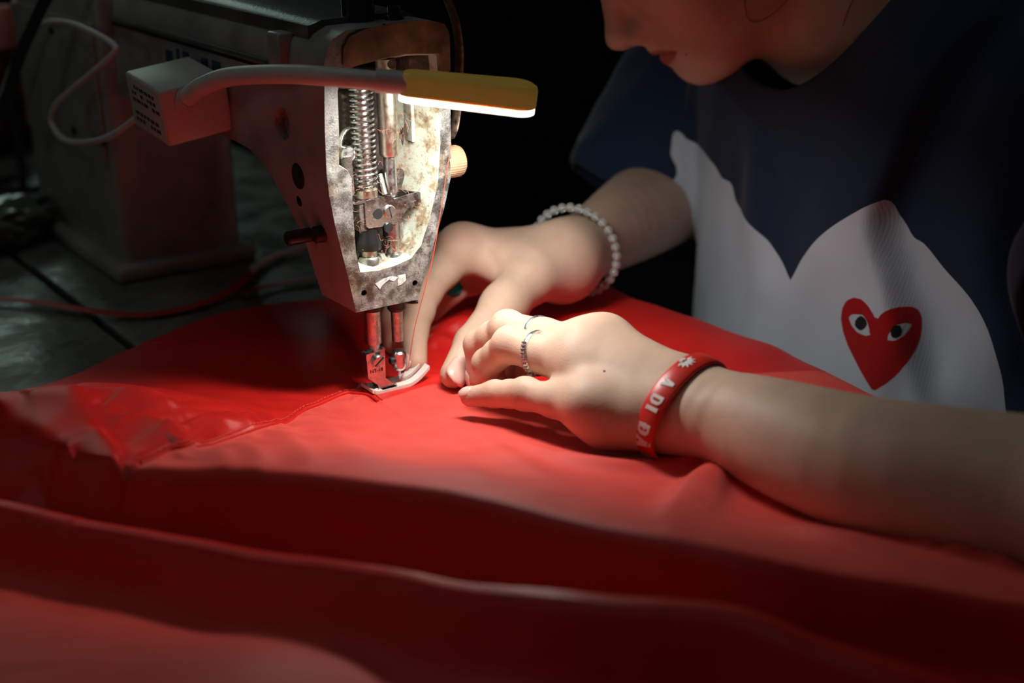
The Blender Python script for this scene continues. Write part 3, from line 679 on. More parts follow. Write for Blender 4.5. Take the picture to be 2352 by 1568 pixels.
def cloth_form(XX, YY):
    far = sstep(0.02, 0.12, np.hypot(XX, YY))
    z = 0.0012 + far * (0.0022 + 0.0008 * vnoise(XX, YY, 26) + 0.0011 * vnoise(XX, YY, 11, 3.3, 7.1))
    z += far * 0.0028 * (1 + vnoise(XX, YY, 14, 9.2, 1.7))
    sA, vA, pA = near(XX, YY, pline(CREST_A)); vA = np.maximum(vA - 0.004, 0)
    zA = vA * np.where(sA < 0, np.exp(-(np.abs(sA) / 0.080) ** 1.9), 1 - sstep(-0.001, 0.023 + 0.003 * vnoise(XX, YY, 12, 3, 3), sA))
    sB, vB, pB = near(XX, YY, pline(CREST_B)); vB = np.maximum(vB - 0.004, 0)
    zB = vB * np.where(sB < 0, np.exp(-(np.abs(sB) / (0.014 + 0.020 * sstep(0.20, 0.48, pB))) ** 1.7), 1 - sstep(0.002, 0.025 + 0.002 * vnoise(XX, YY, 12, 6, 3), sB))
    z += np.minimum(0.36 * np.maximum(sB - 0.034, 0), 0.05)
    zC = 0.5 * ridge(XX, YY, CREST_C, 0.06, 0.05)
    sD, vD, _ = near(XX, YY, pline(CREST_D)); zD = vD * np.exp(-(np.abs(sD) / np.where(sD < 0, 0.050, 0.045)) ** 2)
    zE = 0.32 * sstep(0.002, 0.020, sD) * (ridge(XX, YY, CREST_E, 0.011, 0.022) + ridge(XX, YY, CREST_F, 0.012, 0.022) + ridge(XX, YY, CREST_G, 0.012, 0.020))
    z += np.maximum(zA, zB) + 0.35 * np.minimum(zA, zB) + zC + zD + zE
    # rises behind the machine head and towards the edge on the sewer's side
    z += 0.008 * np.exp(-((XX - 0.105) / 0.05) ** 2 - ((YY - 0.165) / 0.05) ** 2)
    z += 0.003 * sstep(0.13, 0.195, XX) * (1 + 0.9 * vnoise(XX, YY, 22, 5, 1))
    z += ridge(XX, YY, [(450, 800, .004), (600, 790, .006), (720, 800, .005), (820, 830, .002)], 0.04, 0.03)
    z += ridge(XX, YY, [(760, 745, .002), (780, 800, .006), (800, 850, .003)], 0.012, 0.02)
    return z
def on_form(pts):
    """where the sight lines of photo points meet the folded cloth (first hit)"""
    out = []; ts_ = np.linspace(0.50, 1.15, 1300)
    for x, y, *h in pts:
        P = CAM + ts_[:, None] * _ray(x, y); zf = cloth_form(P[:, 0], P[:, 1]); k = int(np.argmax(P[:, 2] <= zf))
        out.append([P[k, 0], P[k, 1], h[0] if h else 0.0])
    return spline(np.array(out), 6)
SEAM_L = on_form(SEAM); HEM_L = on_form(HEM)
FOLDS = [(on_form(p), wb, wf) for p, wb, wf in (
    ([(1120, 985, .001), (1230, 1035, .003), (1350, 1066, .005), (1460, 1078, .005), (1570, 1068, .003)], 0.014, 0.008),
    ([(1690, 1090, .002), (1620, 1108, .007), (1570, 1150, .007), (1530, 1200, .001)], 0.016, 0.007),
    ([(1660, 1090, .003), (1650, 1130, .004), (1630, 1180, .001)], 0.005, 0.012),
    ([(960, 935, .0), (1040, 985, .0022), (1150, 1045, .0032), (1260, 1100, .001)], 0.012, 0.009),
    ([(880, 960, .0), (980, 1030, .0018), (1100, 1100, .0010)], 0.012, 0.010),
    ([(700, 960, .0), (770, 1000, .0022), (850, 1060, .0008)], 0.008, 0.010),
    ([(620, 985, .0), (670, 1015, .0028), (710, 1060, .0012)], 0.006, 0.009),
    ([(540, 1006, .0), (580, 1035, .0028), (600, 1065, .0012)], 0.006, 0.009),
    ([(480, 1024, .0), (510, 1045, .0028), (525, 1066, .0012)], 0.005, 0.008),
    ([(330, 962, .001), (385, 990, .006), (432, 1026, .004)], 0.005, 0.014),
    ([(180, 985, .001), (225, 1015, .006), (262, 1056, .004)], 0.005, 0.014),
    ([(470, 962, .001), (540, 975, .003), (590, 982, .001)], 0.010, 0.006),
    ([(40, 975, .002), (100, 1000, .006), (150, 1045, .005)], 0.006, 0.014),
    ([(960, 878, .001), (1000, 872, .003), (1060, 876, .003), (1110, 890, .0)], 0.006, 0.006),
    ([(1000, 770, .004), (1060, 755, .009), (1130, 760, .006)], 0.010, 0.010),
    ([(960, 800, .002), (1010, 790, .006), (1060, 800, .003)], 0.006, 0.008),
    ([(1750, 1200, .0), (1850, 1225, .004), (1950, 1250, .004), (2080, 1290, .001)], 0.014, 0.009))]
def cloth_z(XX, YY):
    z = cloth_form(XX, YY)
    # seam: the upper layer lies a little proud, puckers run away from the stitches
    s, _, par = near(XX, YY, SEAM_L)
    z += 0.0010 * sstep(-0.0006, 0.0012, s) * np.exp(-(s / 0.05) ** 2)
    z += sstep(0.0, 0.03, par) * 0.0015 * np.exp(-(np.abs(s) / 0.018) ** 1.5) * np.sin(par * 330 + 3 * vnoise(XX, YY, 40)) * sstep(0.001, 0.010, np.abs(s))
    # gathered hem under the near forearm
    s, v, par = near(XX, YY, HEM_L)
    z += v * np.exp(-(np.abs(s) / np.where(s < 0, 0.016, 0.008)) ** 2) * (0.62 + 0.20 * np.sin(par * 300 + 5 * vnoise(XX, YY, 50, 2, 2)) + 0.22 * vnoise(XX, YY, 95, 4, 2))
    # folds on the lit part
    for L, wb, wf in FOLDS:
        k = (XX > L[:, 0].min() - .05) & (XX < L[:, 0].max() + .05) & (YY > L[:, 1].min() - .05) & (YY < L[:, 1].max() + .05)
        if not k.any(): continue
        s, v, _ = near(XX[k], YY[k], L); z[k] += v * np.exp(-(np.abs(s) / np.where(s < 0, wb, wf)) ** 2)
    return z
bx_ = np.array([-0.60, -0.45, -0.205, -0.103, -0.045, -0.028, -0.010, 0.03, 0.06, 0.085, 0.11, 0.30])
by_ = np.array([-0.06, 0.010, 0.106, 0.147, 0.172, 0.177, 0.176, 0.166, 0.170, 0.190, 0.205, 0.215])
us = np.concatenate([np.linspace(-0.56, -0.32, 50)[:-1], np.linspace(-0.32, 0.2, 350), np.linspace(0.2, 0.36, 60)[1:]])
ts = np.linspace(0, 1, 440)
UU, TT = np.meshgrid(us, ts)
YB = np.interp(UU, bx_, by_) + 0.0015 * np.sin(UU * 90)
YY = -0.56 + (YB + 0.56) * TT
XX = np.minimum(UU, 0.2)
ZZ = cloth_z(XX, YY)
# ease the tight corner where the folds run together at the left
cpt = at(110, 1070, Z=0.02); wsm = sstep(0.034, 0.014, np.hypot(XX - cpt[0], YY - cpt[1]))
for _ in range(22):
    av = ZZ.copy(); av[1:-1, 1:-1] = (ZZ[:-2, 1:-1] + ZZ[2:, 1:-1] + ZZ[1:-1, :-2] + ZZ[1:-1, 2:]) / 4; ZZ = ZZ + wsm * (av - ZZ)
ex = np.maximum(UU - 0.2, 0); rb = 0.016
ang = np.minimum(ex / rb, math.pi / 2)
XX = XX + rb * np.sin(ang) + 0.006 * vnoise(YY, ZZ * 0, 30) * sstep(0.02, 0.08, ex); ZZ = ZZ - rb * (1 - np.cos(ang)) - np.maximum(ex - rb * math.pi / 2, 0)
def grid_mesh(name, X, Y, Z):
    r_, c_ = X.shape
    co = np.stack([X, Y, Z], -1).reshape(-1, 3)
    i = np.arange(r_ * c_).reshape(r_, c_)
    f = np.stack([i[:-1, :-1], i[:-1, 1:], i[1:, 1:], i[1:, :-1]], -1).reshape(-1, 4)
    return np_mesh(name, co, f)
def np_mesh(name, co, f):
    me = bpy.data.meshes.new(name)
    me.vertices.add(len(co)); me.vertices.foreach_set('co', np.ascontiguousarray(co, np.float32).ravel())
    k = f.shape[1]
    me.loops.add(f.size); me.loops.foreach_set('vertex_index', f.astype(np.int32).ravel())
    me.polygons.add(len(f)); me.polygons.foreach_set('loop_start', np.arange(0, f.size, k, dtype=np.int32))
    me.update(calc_edges=True); me.validate(); return me
cl = tag(empty('red_cloth', (0, -0.1, 0)), 'large sheet of bright red satin cloth spread in folds under the needle', 'cloth')
def cp(o): o.parent = cl; o.matrix_parent_inverse = Matrix.Translation(-Vector(cl.location)); return o
me = grid_mesh('cloth_sheet', XX, YY, ZZ)
# the seam joins glossy satin (beyond it) to the matt reverse of the same cloth (this side of it)
SIDE_L = on_form([(2300, 830), (1700, 860), (1300, 880), (1030, 886), (975, 890)] + SEAM + [(270, 1074), (150, 1080), (0, 1085), (-250, 1090)])
sm_, _, _ = near(XX, YY, SIDE_L); sa_, _, _ = near(XX, YY, pline(CREST_A))
sb_, _, _ = near(XX, YY, pline(CREST_B))
ue_ = (XX - SEAM_L[-1, 0]) * 0.829 - (YY - SEAM_L[-1, 1]) * 0.559          # the reverse ends where the seam runs out
matt = np.maximum(sstep(-0.004, 0.002, ue_) * sstep(0.0010, -0.0010, sm_) * sstep(0.006, -0.004, sa_), 0.8 * sstep(0.015, 0.03, sb_))
at_ = me.attributes.new('matt', 'FLOAT', 'POINT'); at_.data.foreach_set('value', matt.astype(np.float32).ravel())
cp(mesh_obj('cloth_sheet', me, M['cloth']))
def on_cloth(L, dz):
    L = np.asarray(L); return np.column_stack([L[:, 0], L[:, 1], cloth_z(L[:, 0], L[:, 1]) + dz])
def resample(L, step):
    L = np.asarray(L)[:, :2]; d = np.r_[0, np.cumsum(np.linalg.norm(np.diff(L, axis=0), axis=1))]
    q = np.arange(0, d[-1], step); return np.column_stack([np.interp(q, d, L[:, 0]), np.interp(q, d, L[:, 1])])
def offset(L, o):
    t = np.gradient(L, axis=0); t /= np.linalg.norm(t, axis=1)[:, None]; return L + o * np.column_stack([t[:, 1], -t[:, 0]])
sl = resample(SEAM_L, 0.0015)
bm = bmesh.new(); add_tube(bm, on_cloth(sl, 0.0003), 0.00095, 8); cp(bm_obj('seam_piping', bm, M['cloth']))
def stitches(name, L, off, step, ln):
    base = offset(resample(L, step), off); base = on_cloth(base, 0.00055); t = np.gradient(base, axis=0); t /= np.linalg.norm(t, axis=1)[:, None]
    bm = bmesh.new()
    for p, d in zip(base, t): add_tube(bm, [p - d * ln / 2 - np.array([0, 0, .0003]), p, p + d * ln / 2 - np.array([0, 0, .0003])], 0.00034, 5)
    return tag(cp(bm_obj(name, bm, M['thread'])), kind='stuff')
stitches('seam_stitching', SEAM_L, 0.0026, 0.0032, 0.0024)
stitches('hem_stitching', HEM_L, -0.0035, 0.0032, 0.0024)

# ------------------------------------------------------------------ things lying on the table behind
def ribbon(name, pts, width, label, mat):
    L = spline([at(x, y, Z=z) for x, y, z in pts], 10); bm = bmesh.new()
    add_tube(bm, L, width / 2, 10, flat=(1.0, 0.10), up=(0, 0, 1))
    return tag(bm_obj(name, bm, mat), label, 'ribbon', 'red ribbons behind the machine head')
ribbon('red_ribbon', [(-60, 682, .003), (80, 692, .003), (200, 712, .004), (330, 722, .003), (450, 700, .003), (540, 660, .004), (600, 604, .003), (690, 570, .003), (790, 552, .003)], 0.010, 'long red ribbon snaking across the table from the left edge', M['ribbon'])
ribbon('red_ribbon', [(555, 672, .0055), (620, 655, .003), (720, 640, .003), (830, 628, .003)], 0.009, 'short red ribbon end on the table right behind the machine head', M['ribbon'])
def lump(name, loc, rad, amp, freq, mat, sub=4, flat=0.0, seed=0.0):
    bm = bmesh.new(); bmesh.ops.create_icosphere(bm, subdivisions=sub, radius=1.0)
    co = np.array([v.co for v in bm.verts])
    nz = vnoise(co[:, 0] + co[:, 2] * 0.7, co[:, 1] + co[:, 2] * 0.9, freq, seed, seed) + 0.5 * vnoise(co[:, 0] - co[:, 2], co[:, 1] + co[:, 2], freq * 2.1, seed + 3, 1)
    co = co * (1 + amp * nz)[:, None] * np.array(rad) + np.array(loc)
    co[:, 2] = np.maximum(co[:, 2], flat)
    for v, c in zip(bm.verts, co): v.co = c
    return bm_obj(name, bm, mat, None, True, 60)
P = at(25, 330, D=1.50)
tag(lump('fabric_pile', (P[0] - 0.05, P[1] + 0.05, 0.060), (0.085, 0.10, 0.085), 0.30, 2.2, simple('dark_red_fabric', (0.20, 0.02, 0.012), 0.7, 0.0, 30, 0.3), 4, 0.0, 1.3), 'crumpled pile of dark red fabric on the table at the far left', 'fabric')
P = at(35, 515, Z=0.012)
tag(lump('plastic_bag', (P[0] - 0.03, P[1], 0.016), (0.060, 0.045, 0.020), 0.30, 2.6, simple('grey_green_plastic', (0.16, 0.20, 0.16), 0.16), 4, 0.0005, 5.1), 'crumpled glossy grey green plastic bag in front of the fabric pile', 'plastic bag')
P = at(1035, 662, Z=0.030)
tag(lump('teal_scrap', (P[0], P[1], P[2]), (0.008, 0.006, 0.005), 0.3, 2.0, M['teal'], 3, -1, 2.2), 'tiny teal scrap on the red cloth behind the far hand', 'scrap')
# thread stand with a pale red cone, only its edge in view
P = at(6, 60, D=1.30)
st = tag(empty('thread_stand', (P[0], P[1], 0)), 'thin metal thread stand at the upper left edge', 'thread stand')
o = lathe('stand_pole', (0, 0, -0.0004), (0, 0, 1), [(0.03, 0), (0.03, 0.006), (0.004, 0.007), (0.004, P[2] - 0.021)], M['dark'], st, 20)
o = lathe('stand_plate', (0, 0, P[2] - 0.0209), (0, 0, 1), [(0.016, 0), (0.016, 0.0018)], M['dark'], st, 24)
tag(lathe('thread_cone', (P[0], P[1], P[2] - 0.019), (0, 0, 1), [(0.0142, 0), (0.0148, 0.003), (0.0122, 0.034), (0.010, 0.037), (0.003, 0.0372)], simple('pale_red_thread', (0.85, 0.22, 0.18), 0.7, 0.0, 300, 0.1), None, 30), 'pale red cone of thread on the stand at the upper left edge', 'thread cone')
# ------------------------------------------------------------------ organic forms: smooth unions of tapered limbs, meshed by surface nets
class RC:
    """tapered limb from a to b"""
    def __init__(s, a, b, ra, rb):
        s.a = np.asarray(a, np.float32); s.b = np.asarray(b, np.float32); s.ra, s.rb = float(ra), float(rb)
        s.c = (s.a + s.b) / 2; s.R = np.linalg.norm(s.b - s.a) / 2 + max(ra, rb)
    def d(s, p):
        ab = s.b - s.a; q = p - s.a
        t = np.clip(q @ ab / (ab @ ab + 1e-12), 0, 1)
        e = q - t[:, None] * ab
        return np.sqrt(np.einsum('ij,ij->i', e, e)) - (s.ra + (s.rb - s.ra) * t)
def PL(pts, rad):
    """limb along a polyline with a radius per point"""
    return U(1e-5, *[RC(pts[i], pts[i + 1], rad[i], rad[i + 1]) for i in range(len(pts) - 1)])
def limb(pts, rad, n=5):
    S_ = spline([np.array([*p, r]) for p, r in zip(pts, rad)], n); return S_[:, :3], S_[:, 3]
class EL:
    """ellipsoid with centre c, radii r, axes in the columns of A"""
    def __init__(s, c, r, A=None):
        s.c = np.asarray(c, np.float32); s.r = np.asarray(r, np.float32); s.A = np.eye(3, dtype=np.float32) if A is None else np.asarray(A, np.float32); s.R = s.r.max()
    def d(s, p):
        q = (p - s.c) @ s.A
        k0 = np.sqrt(np.sum((q / s.r) ** 2, 1)); k1 = np.sqrt(np.sum((q / s.r ** 2) ** 2, 1)) + 1e-9
        return k0 * (k0 - 1) / k1
class SC:
    """capsule squeezed along Y: a trunk"""
    def __init__(s, a, b, ra, rb, sy):
        s.a = np.asarray(a, float); s.b = np.asarray(b, float); s.ra, s.rb, s.sy = ra, rb, sy
        s.c = (s.a + s.b) / 2; s.R = np.linalg.norm(s.b - s.a) / 2 + max(ra, rb) / sy
    def d(s, p):
        S_ = np.array([1, s.sy, 1]); ab = (s.b - s.a) * S_; q = (p - s.a) * S_
        t = np.clip(q @ ab / (ab @ ab), 0, 1); e = q - t[:, None] * ab
        return np.sqrt(np.einsum('ij,ij->i', e, e)) - (s.ra + (s.rb - s.ra) * t)
def U(k, *ch): return ('u', k, ch)
def CUT(k, base, *ch): return ('c', k, base, ch)
def ev(e, p, c, R):
    """value of a form on the points p of a block (centre c, radius R); None where it is far away"""
    if isinstance(e, tuple):
        if e[0] == 'u':
            k = e[1]; acc = None
            for x in e[2]:
                v = ev(x, p, c, R)
                if v is None: continue
                if acc is None: acc = v
                else:
                    h = np.maximum(k - np.abs(acc - v), 0) / k
                    acc = np.minimum(acc, v) - h * h * k * 0.25
            return acc
        k = e[1]; acc = ev(e[2], p, c, R)
        if acc is None: return None
        for x in e[3]:
            v = ev(x, p, c, R)
            if v is None: continue
            h = np.maximum(k - np.abs(acc + v), 0) / k
            acc = np.maximum(acc, -v) + h * h * k * 0.25
        return acc
    q = e.c - c
    if math.sqrt(q[0] * q[0] + q[1] * q[1] + q[2] * q[2]) - e.R > R + MARG: return None
    return e.d(p)
def leaves(e):
    if isinstance(e, tuple):
        for x in (e[2] if e[0] == 'u' else (e[2],)): yield from leaves(x)
    else: yield e
MARG = 0.03
def nets(e, h, n=14, marg=0.03):
    global MARG
    MARG = marg; L = list(leaves(e))
    lo = np.min([l.c - l.R for l in L], 0) - 3 * h; hi = np.max([l.c + l.R for l in L], 0) + 3 * h
    B = n * h; nb = np.ceil((hi - lo) / B).astype(int)
    R = B * math.sqrt(3) / 2
    dims = nb * n + 2
    g = np.arange(n + 1); off = np.stack(np.meshgrid(g, g, g, indexing='ij'), -1).reshape(-1, 3)
    mul = np.array([1, dims[0], dims[0] * dims[1]], np.int64)
    cells = []; cpos = []; quads = []
    corners = np.array([[i, j, k] for i in (0, 1) for j in (0, 1) for k in (0, 1)])
    for bi in range(nb[0]):
        for bj in range(nb[1]):
            for bk in range(nb[2]):
                base = np.array([bi, bj, bk]) * n; c = lo + (base + n / 2) * h
                dc = ev(e, c[None], c, R)
                if dc is None or abs(dc[0]) > R * 1.25 + 0.004: continue
                p = (lo + (base + off) * h).astype(np.float32)
                v = ev(e, p, c, R)
                if v is None: continue
                D = v.reshape(n + 1, n + 1, n + 1); I = D < 0
                if I.all() or not I.any(): continue
                cnt = sum(I[i:n + i, j:n + j, k:n + k].astype(np.int8) for i, j, k in corners)
                ci = np.argwhere((cnt > 0) & (cnt < 8))
                acc = np.zeros((len(ci), 3)); num = np.zeros(len(ci))
                for a in corners:
                    for ax in range(3):
                        if a[ax]: continue
                        b_ = a.copy(); b_[ax] = 1
                        da = D[tuple((ci + a).T)]; db = D[tuple((ci + b_).T)]
                        m_ = (da < 0) != (db < 0); t = np.where(m_, da / (da - db + 1e-20), 0)
                        acc += np.where(m_[:, None], a + t[:, None] * (b_ - a), 0); num += m_
                cpos.append(lo + (base + ci + acc / num[:, None]) * h); cells.append((base + ci) @ mul)
                for ax in range(3):
                    s0 = [slice(0, n)] * 3; s1 = list(s0); s1[ax] = slice(1, n + 1)
                    x = I[tuple(s0)] != I[tuple(s1)]
                    w_ = np.argwhere(x)
                    if not len(w_): continue
                    u_, v_ = (ax + 1) % 3, (ax + 2) % 3
                    ku = mul[u_]; kv = mul[v_]; key = (base + w_) @ mul
                    q = np.stack([key - ku - kv, key - kv, key, key - ku], 1)
                    fl = ~I[tuple(w_.T)]; q[fl] = q[fl][:, ::-1]
                    quads.append(q)
    cells = np.concatenate(cells); cpos = np.concatenate(cpos); quads = np.concatenate(quads)
    o = np.argsort(cells); cells = cells[o]; cpos = cpos[o]
    idx = np.searchsorted(cells, quads); idx = np.minimum(idx, len(cells) - 1)
    ok = (cells[idx] == quads).all(1)
    return cpos, idx[ok]
def relax(co, f, it=2, lam=0.5):
    n = len(co); e = np.concatenate([f[:, [0, 1]], f[:, [1, 2]], f[:, [2, 3]], f[:, [3, 0]]])
    deg = np.bincount(e.ravel(), minlength=n).astype(float); deg[deg == 0] = 1
    for k in range(it * 2):
        s = np.stack([np.bincount(e[:, 0], co[e[:, 1], a], n) + np.bincount(e[:, 1], co[e[:, 0], a], n) for a in range(3)], 1)
        co = co + (lam if k % 2 == 0 else -lam * 1.04) * (s / deg[:, None] - co)
    return co
def chain(pts, rad, k=0.003): return U(k, *[RC(pts[i], pts[i + 1], rad[i], rad[i + 1]) for i in range(len(pts) - 1)])
def ptz(l): return [at(x, y, Z=z) for x, y, z in l]
def vn(v): v = np.asarray(v, float); return v / np.linalg.norm(v)

# ---- her left hand and forearm (nearest the camera)
LH = dict(
    pinky=ptz([(1348, 934, .0335), (1206, 905, .0300), (1137, 904, .0240), (1080, 911, .0185)]),
    ring=ptz([(1328, 838, .0450), (1172, 792, .0465), (1119, 834, .0305), (1140, 882, .0115)]),
    middle=ptz([(1338, 796, .0510), (1166, 753, .0475), (1098, 790, .0315), (1098, 868, .0105)]),
    index=ptz([(1394, 786, .0520), (1262, 800, .036), (1205, 838, .020), (1170, 862, .0095)]),
    thumb=ptz([(1500, 880, .036), (1420, 850, .026), (1350, 845, .018), (1300, 850, .0105)]))
LW = at(1572, 925, Z=.0345)
LR = dict(pinky=[.0100, .0081, .0070, .0056], ring=[.0114, .0094, .0082, .0068], middle=[.0114, .0092, .0080, .0067], index=[.0106, .0085, .0076, .0066], thumb=[.014, .0115, .0105, .0085])
lw = vn(LH['index'][0] - LH['pinky'][0])                     # across the hand, from little finger to index
la = vn(LW - (LH['ring'][0] + LH['middle'][0]) / 2)          # along the hand towards the elbow
ln = vn(np.cross(lw, la)); ln = ln if ln[2] > 0 else -ln      # off the back of the hand
def finger(p, r, dors):
    bumps = [EL(p[1] + dors * 0.0007, (r[1] * .98, r[1] * .98, r[1] * .98))]
    mid = (p[1] + p[0]) / 2
    return U(0.004, RC(p[0], mid, r[0], r[0] * 0.5 + r[1] * 0.5 - 0.0001), RC(mid, p[1], r[0] * 0.5 + r[1] * 0.5 - 0.0001, r[1]), RC(p[1], (p[1] + p[2]) / 2, r[1], r[2] + 0.0002), RC((p[1] + p[2]) / 2, p[2], r[2] + 0.0002, r[2]), RC(p[2], p[3], r[2], r[3]), *bumps)
wL = [(.0114, -.012), (.0120, -.005), (.0122, .003), (.0120, .009)]
fore_ax = [LW, at(1625, 938, Z=.034), at(1750, 988, Z=.0345), at(2000, 1070, Z=.0385), at(2352, 1130, Z=.0425), at(2500, 1150, Z=.046)]
fr = [.0155, .0164, .0232, .0285, .0310, .0340]
palmL = [RC(LW - lw * .010, LH['pinky'][0] * .5 + LH['ring'][0] * .5 + la * .004 - ln * .001, .0122, .0112), RC(LW, LH['middle'][0] * .5 + LH['ring'][0] * .5 + la * .004 - ln * .001, .0122, .0112)] + [RC(LW + lw * o_, LH[f_][0], .0122, r_) for f_, (r_, o_) in zip(('pinky', 'ring', 'middle', 'index'), wL)]
heelL = [RC(LW - lw * .009 - ln * .004, LH['pinky'][0] - ln * .006 + la * .012 - lw * .001, .0130, .0125), RC(LW + lw * .008 - ln * .004, LH['thumb'][1], .014, .0125), EL(LW + la * .016 - lw * .009 + ln * .0075, (.0125, .0125, .0105))]
L_SH = np.array([0.40, -0.245, 0.175]); L_EL = fore_ax[-1] + vn(fore_ax[-1] - fore_ax[-2]) * 0.03
_p, _r = limb(fore_ax + [L_EL], [r_ * .90 for r_ in fr] + [.033], 4)
foreL = [PL(_p + lw * s_ * .0068, _r) for s_ in (-1, 1)]
upperL = [RC(L_EL, L_SH, .038, .050)]
fingersL = U(0.0012, *[finger(LH[f_], LR[f_], ln * 0.4 + np.array([0, 0, .6])) for f_ in ('pinky', 'ring', 'middle', 'index')], chain(LH['thumb'], LR['thumb'], .005))
knuckL = [EL(LH[f_][0] + ln * .0030, (.0092, .0092, .0080)) for f_ in ('pinky', 'ring', 'middle')] + [EL(LH['index'][0] + ln * .0045, (.0082, .0082, .0082))]
tendL = [RC(LH[f_][0] + ln * .0085, LW + ln * .013 + lw * o_, .0028, .0020) for f_, o_ in (('ring', -.004), ('middle', .002), ('index', .008))]
armL = U(0.007, U(0.012, U(0.014, *palmL, *heelL, *knuckL), U(0.02, *foreL)), fingersL, *tendL)

# ---- her right hand and forearm (behind the needle)
RH = dict(
    index=ptz([(1062, 572, .056), (978, 672, .040), (950, 762, .022), (955, 832, .0095)]),
    middle=ptz([(1040, 572, .050), (938, 650, .042), (905, 735, .024), (905, 790, .0095)]),
    ring=ptz([(1075, 600, .040), (980, 660, .034), (930, 730, .020), (925, 770, .0095)]),
    pinky=ptz([(1120, 625, .030), (1040, 668, .026), (1000, 705, .016), (985, 730, .009)]),
    thumb=ptz([(1222, 630, .043), (1158, 702, .032), (1087, 790, .0195), (1042, 860, .0102)]))
RW = at(1295, 597, Z=.045)
RR = dict(index=[.0118, .0096, .0086, .0070], middle=[.0112, .0092, .0082, .0068], ring=[.0108, .0086, .0078, .0066], pinky=[.0098, .0076, .0066, .0056], thumb=[.0140, .0132, .0114, .0083])
E_R = at(1500, 470, D=1.09)
ra_ = vn(E_R - RW)
palmR = [RC(RW, RH['index'][0], .0178, .0125), RC(RW + np.array([0, .008, 0]), RH['middle'][0], .0172, .0115), RC(RW + np.array([.002, .012, -.006]), RH['ring'][0], .017, .011), RC(RW + np.array([.003, .012, -.010]), RH['pinky'][0], .016, .010),
         RC(RW + np.array([0, -.002, -.003]), RH['thumb'][0], .0160, .0148), RC(RH['thumb'][0], RH['thumb'][1], .0150, .0134), RC(RH['thumb'][0] * .5 + RH['index'][0] * .5, RH['thumb'][1] * .35 + RH['index'][0] * .65 + np.array([.010, 0, 0]), .0115, .0075)]
fR_ax = [RW, RW + ra_ * .055, RW + ra_ * .11, E_R, E_R + ra_ * .05]
fRr = [.0180, .0205, .0265, .0330, .0350]
r_up = vn(np.cross(ra_, np.cross(np.array([0, 0, 1.]), ra_)))
_p, _r = limb(fR_ax, [r_ * .9 for r_ in fRr], 4)
foreR = [PL(_p + r_up * s_ * .007, _r) for s_ in (-1, 1)]
R_SH = np.array([0.42, 0.12, 0.18]); upperR = [RC(fR_ax[-1], R_SH, .040, .050)]
fingersR = U(0.0012, *[finger(RH[f_], RR[f_], np.array([-.3, .3, .6])) for f_ in ('index', 'middle', 'ring', 'pinky')])
armR = U(0.010, U(0.016, *palmR, EL(RH['index'][0] + np.array([0, -.001, .003]), (.0125, .0125, .0115)), U(0.02, *foreR)), fingersR, chain(RH['thumb'][1:], RR['thumb'][1:], .004))

# ---- head: built upright in millimetres (x her left, y forward, z up), then bent over the work
H_YAW, H_PITCH = math.radians(-21.7), math.radians(43)
_rz = np.array([[math.cos(H_YAW), -math.sin(H_YAW), 0], [math.sin(H_YAW), math.cos(H_YAW), 0], [0, 0, 1]])
HA = np.stack([_rz @ np.array([0, -1., 0]), _rz @ np.array([-math.cos(H_PITCH), 0, -math.sin(H_PITCH)]), _rz @ np.array([-math.sin(H_PITCH), 0, math.cos(H_PITCH)])], 1)
HT = np.array([0.2701, 0.0398, 0.2720])
def hw(p): return HA @ (np.asarray(p, float) / 1000) + HT
def he(c, r, A=None): return EL(hw(c), np.asarray(r, float) / 1000, HA if A is None else HA @ A)
def hc(a, b_, ra, rb): return RC(hw(a), hw(b_), ra / 1000, rb / 1000)
def rx(deg): c, s = math.cos(math.radians(deg)), math.sin(math.radians(deg)); return np.array([[1, 0, 0], [0, c, -s], [0, s, c]])
def rzm(deg): c, s = math.cos(math.radians(deg)), math.sin(math.radians(deg)); return np.array([[c, -s, 0], [s, c, 0], [0, 0, 1]])
both = lambda fn: [fn(1), fn(-1)]
skull = U(0.030, he((0, -8, 38), (73, 92, 78)), he((0, 36, -18), (56, 50, 66)), *both(lambda s: hc((s * 47, 8, -50), (s * 16, 66, -78), 15, 14)), he((0, 30, -62), (40, 46, 30)), *both(lambda s: he((s * 34, 58, -24), (25, 24, 27))))
chin = [he((0, 79, -79), (17, 12, 12)), he((0, 68, -50), (27, 21, 27))]
nose = U(0.006, hc((0, 84, 10), (0, 101, -19), 7, 8), he((0, 106, -26), (9.5, 9.5, 8.5)), *both(lambda s: he((s * 11.5, 95, -30), (7.0, 10.5, 7.0))), hc((0, 104, -31), (0, 93, -38), 5, 6))
lips = [hc((0, 91.5, -50.0), (19, 82.5, -53.5), 4.6, 2.4), hc((0, 91.5, -50.0), (-19, 82.5, -53.5), 4.6, 2.4), hc((0, 88.5, -60.2), (16, 82, -57.0), 5.4, 3.0), hc((0, 88.5, -60.2), (-16, 82, -57.0), 5.4, 3.0)]
eyes = [*both(lambda s: he((s * 31, 74, 8), (15, 11, 10)))]
ears = [*both(lambda s: he((s * 71, -8, -2), (6, 17, 29), rzm(-s * 20)))]
NK0, NK1 = hw((0, -22, -52)), np.array([0.405, -0.060, 0.165])
neck = U(0.03, RC(NK0, NK1, .053, .060), RC(hw((0, 5, -62)), np.array([0.36, -0.045, 0.150]), .040, .048))
face = U(0.006, U(0.012, U(0.016, skull, *chin), nose), *lips)
face = CUT(0.004, face, he((0, 93, -55.2), (21, 12, 0.7)), *both(lambda s: he((s * 6.2, 99, -37.5), (3.4, 5.5, 3.2))))
face = CUT(0.012, face, *both(lambda s: he((s * 31, 96, 10), (15, 12, 9))))
headF = U(0.014, U(0.006, face, *eyes, *ears), neck)
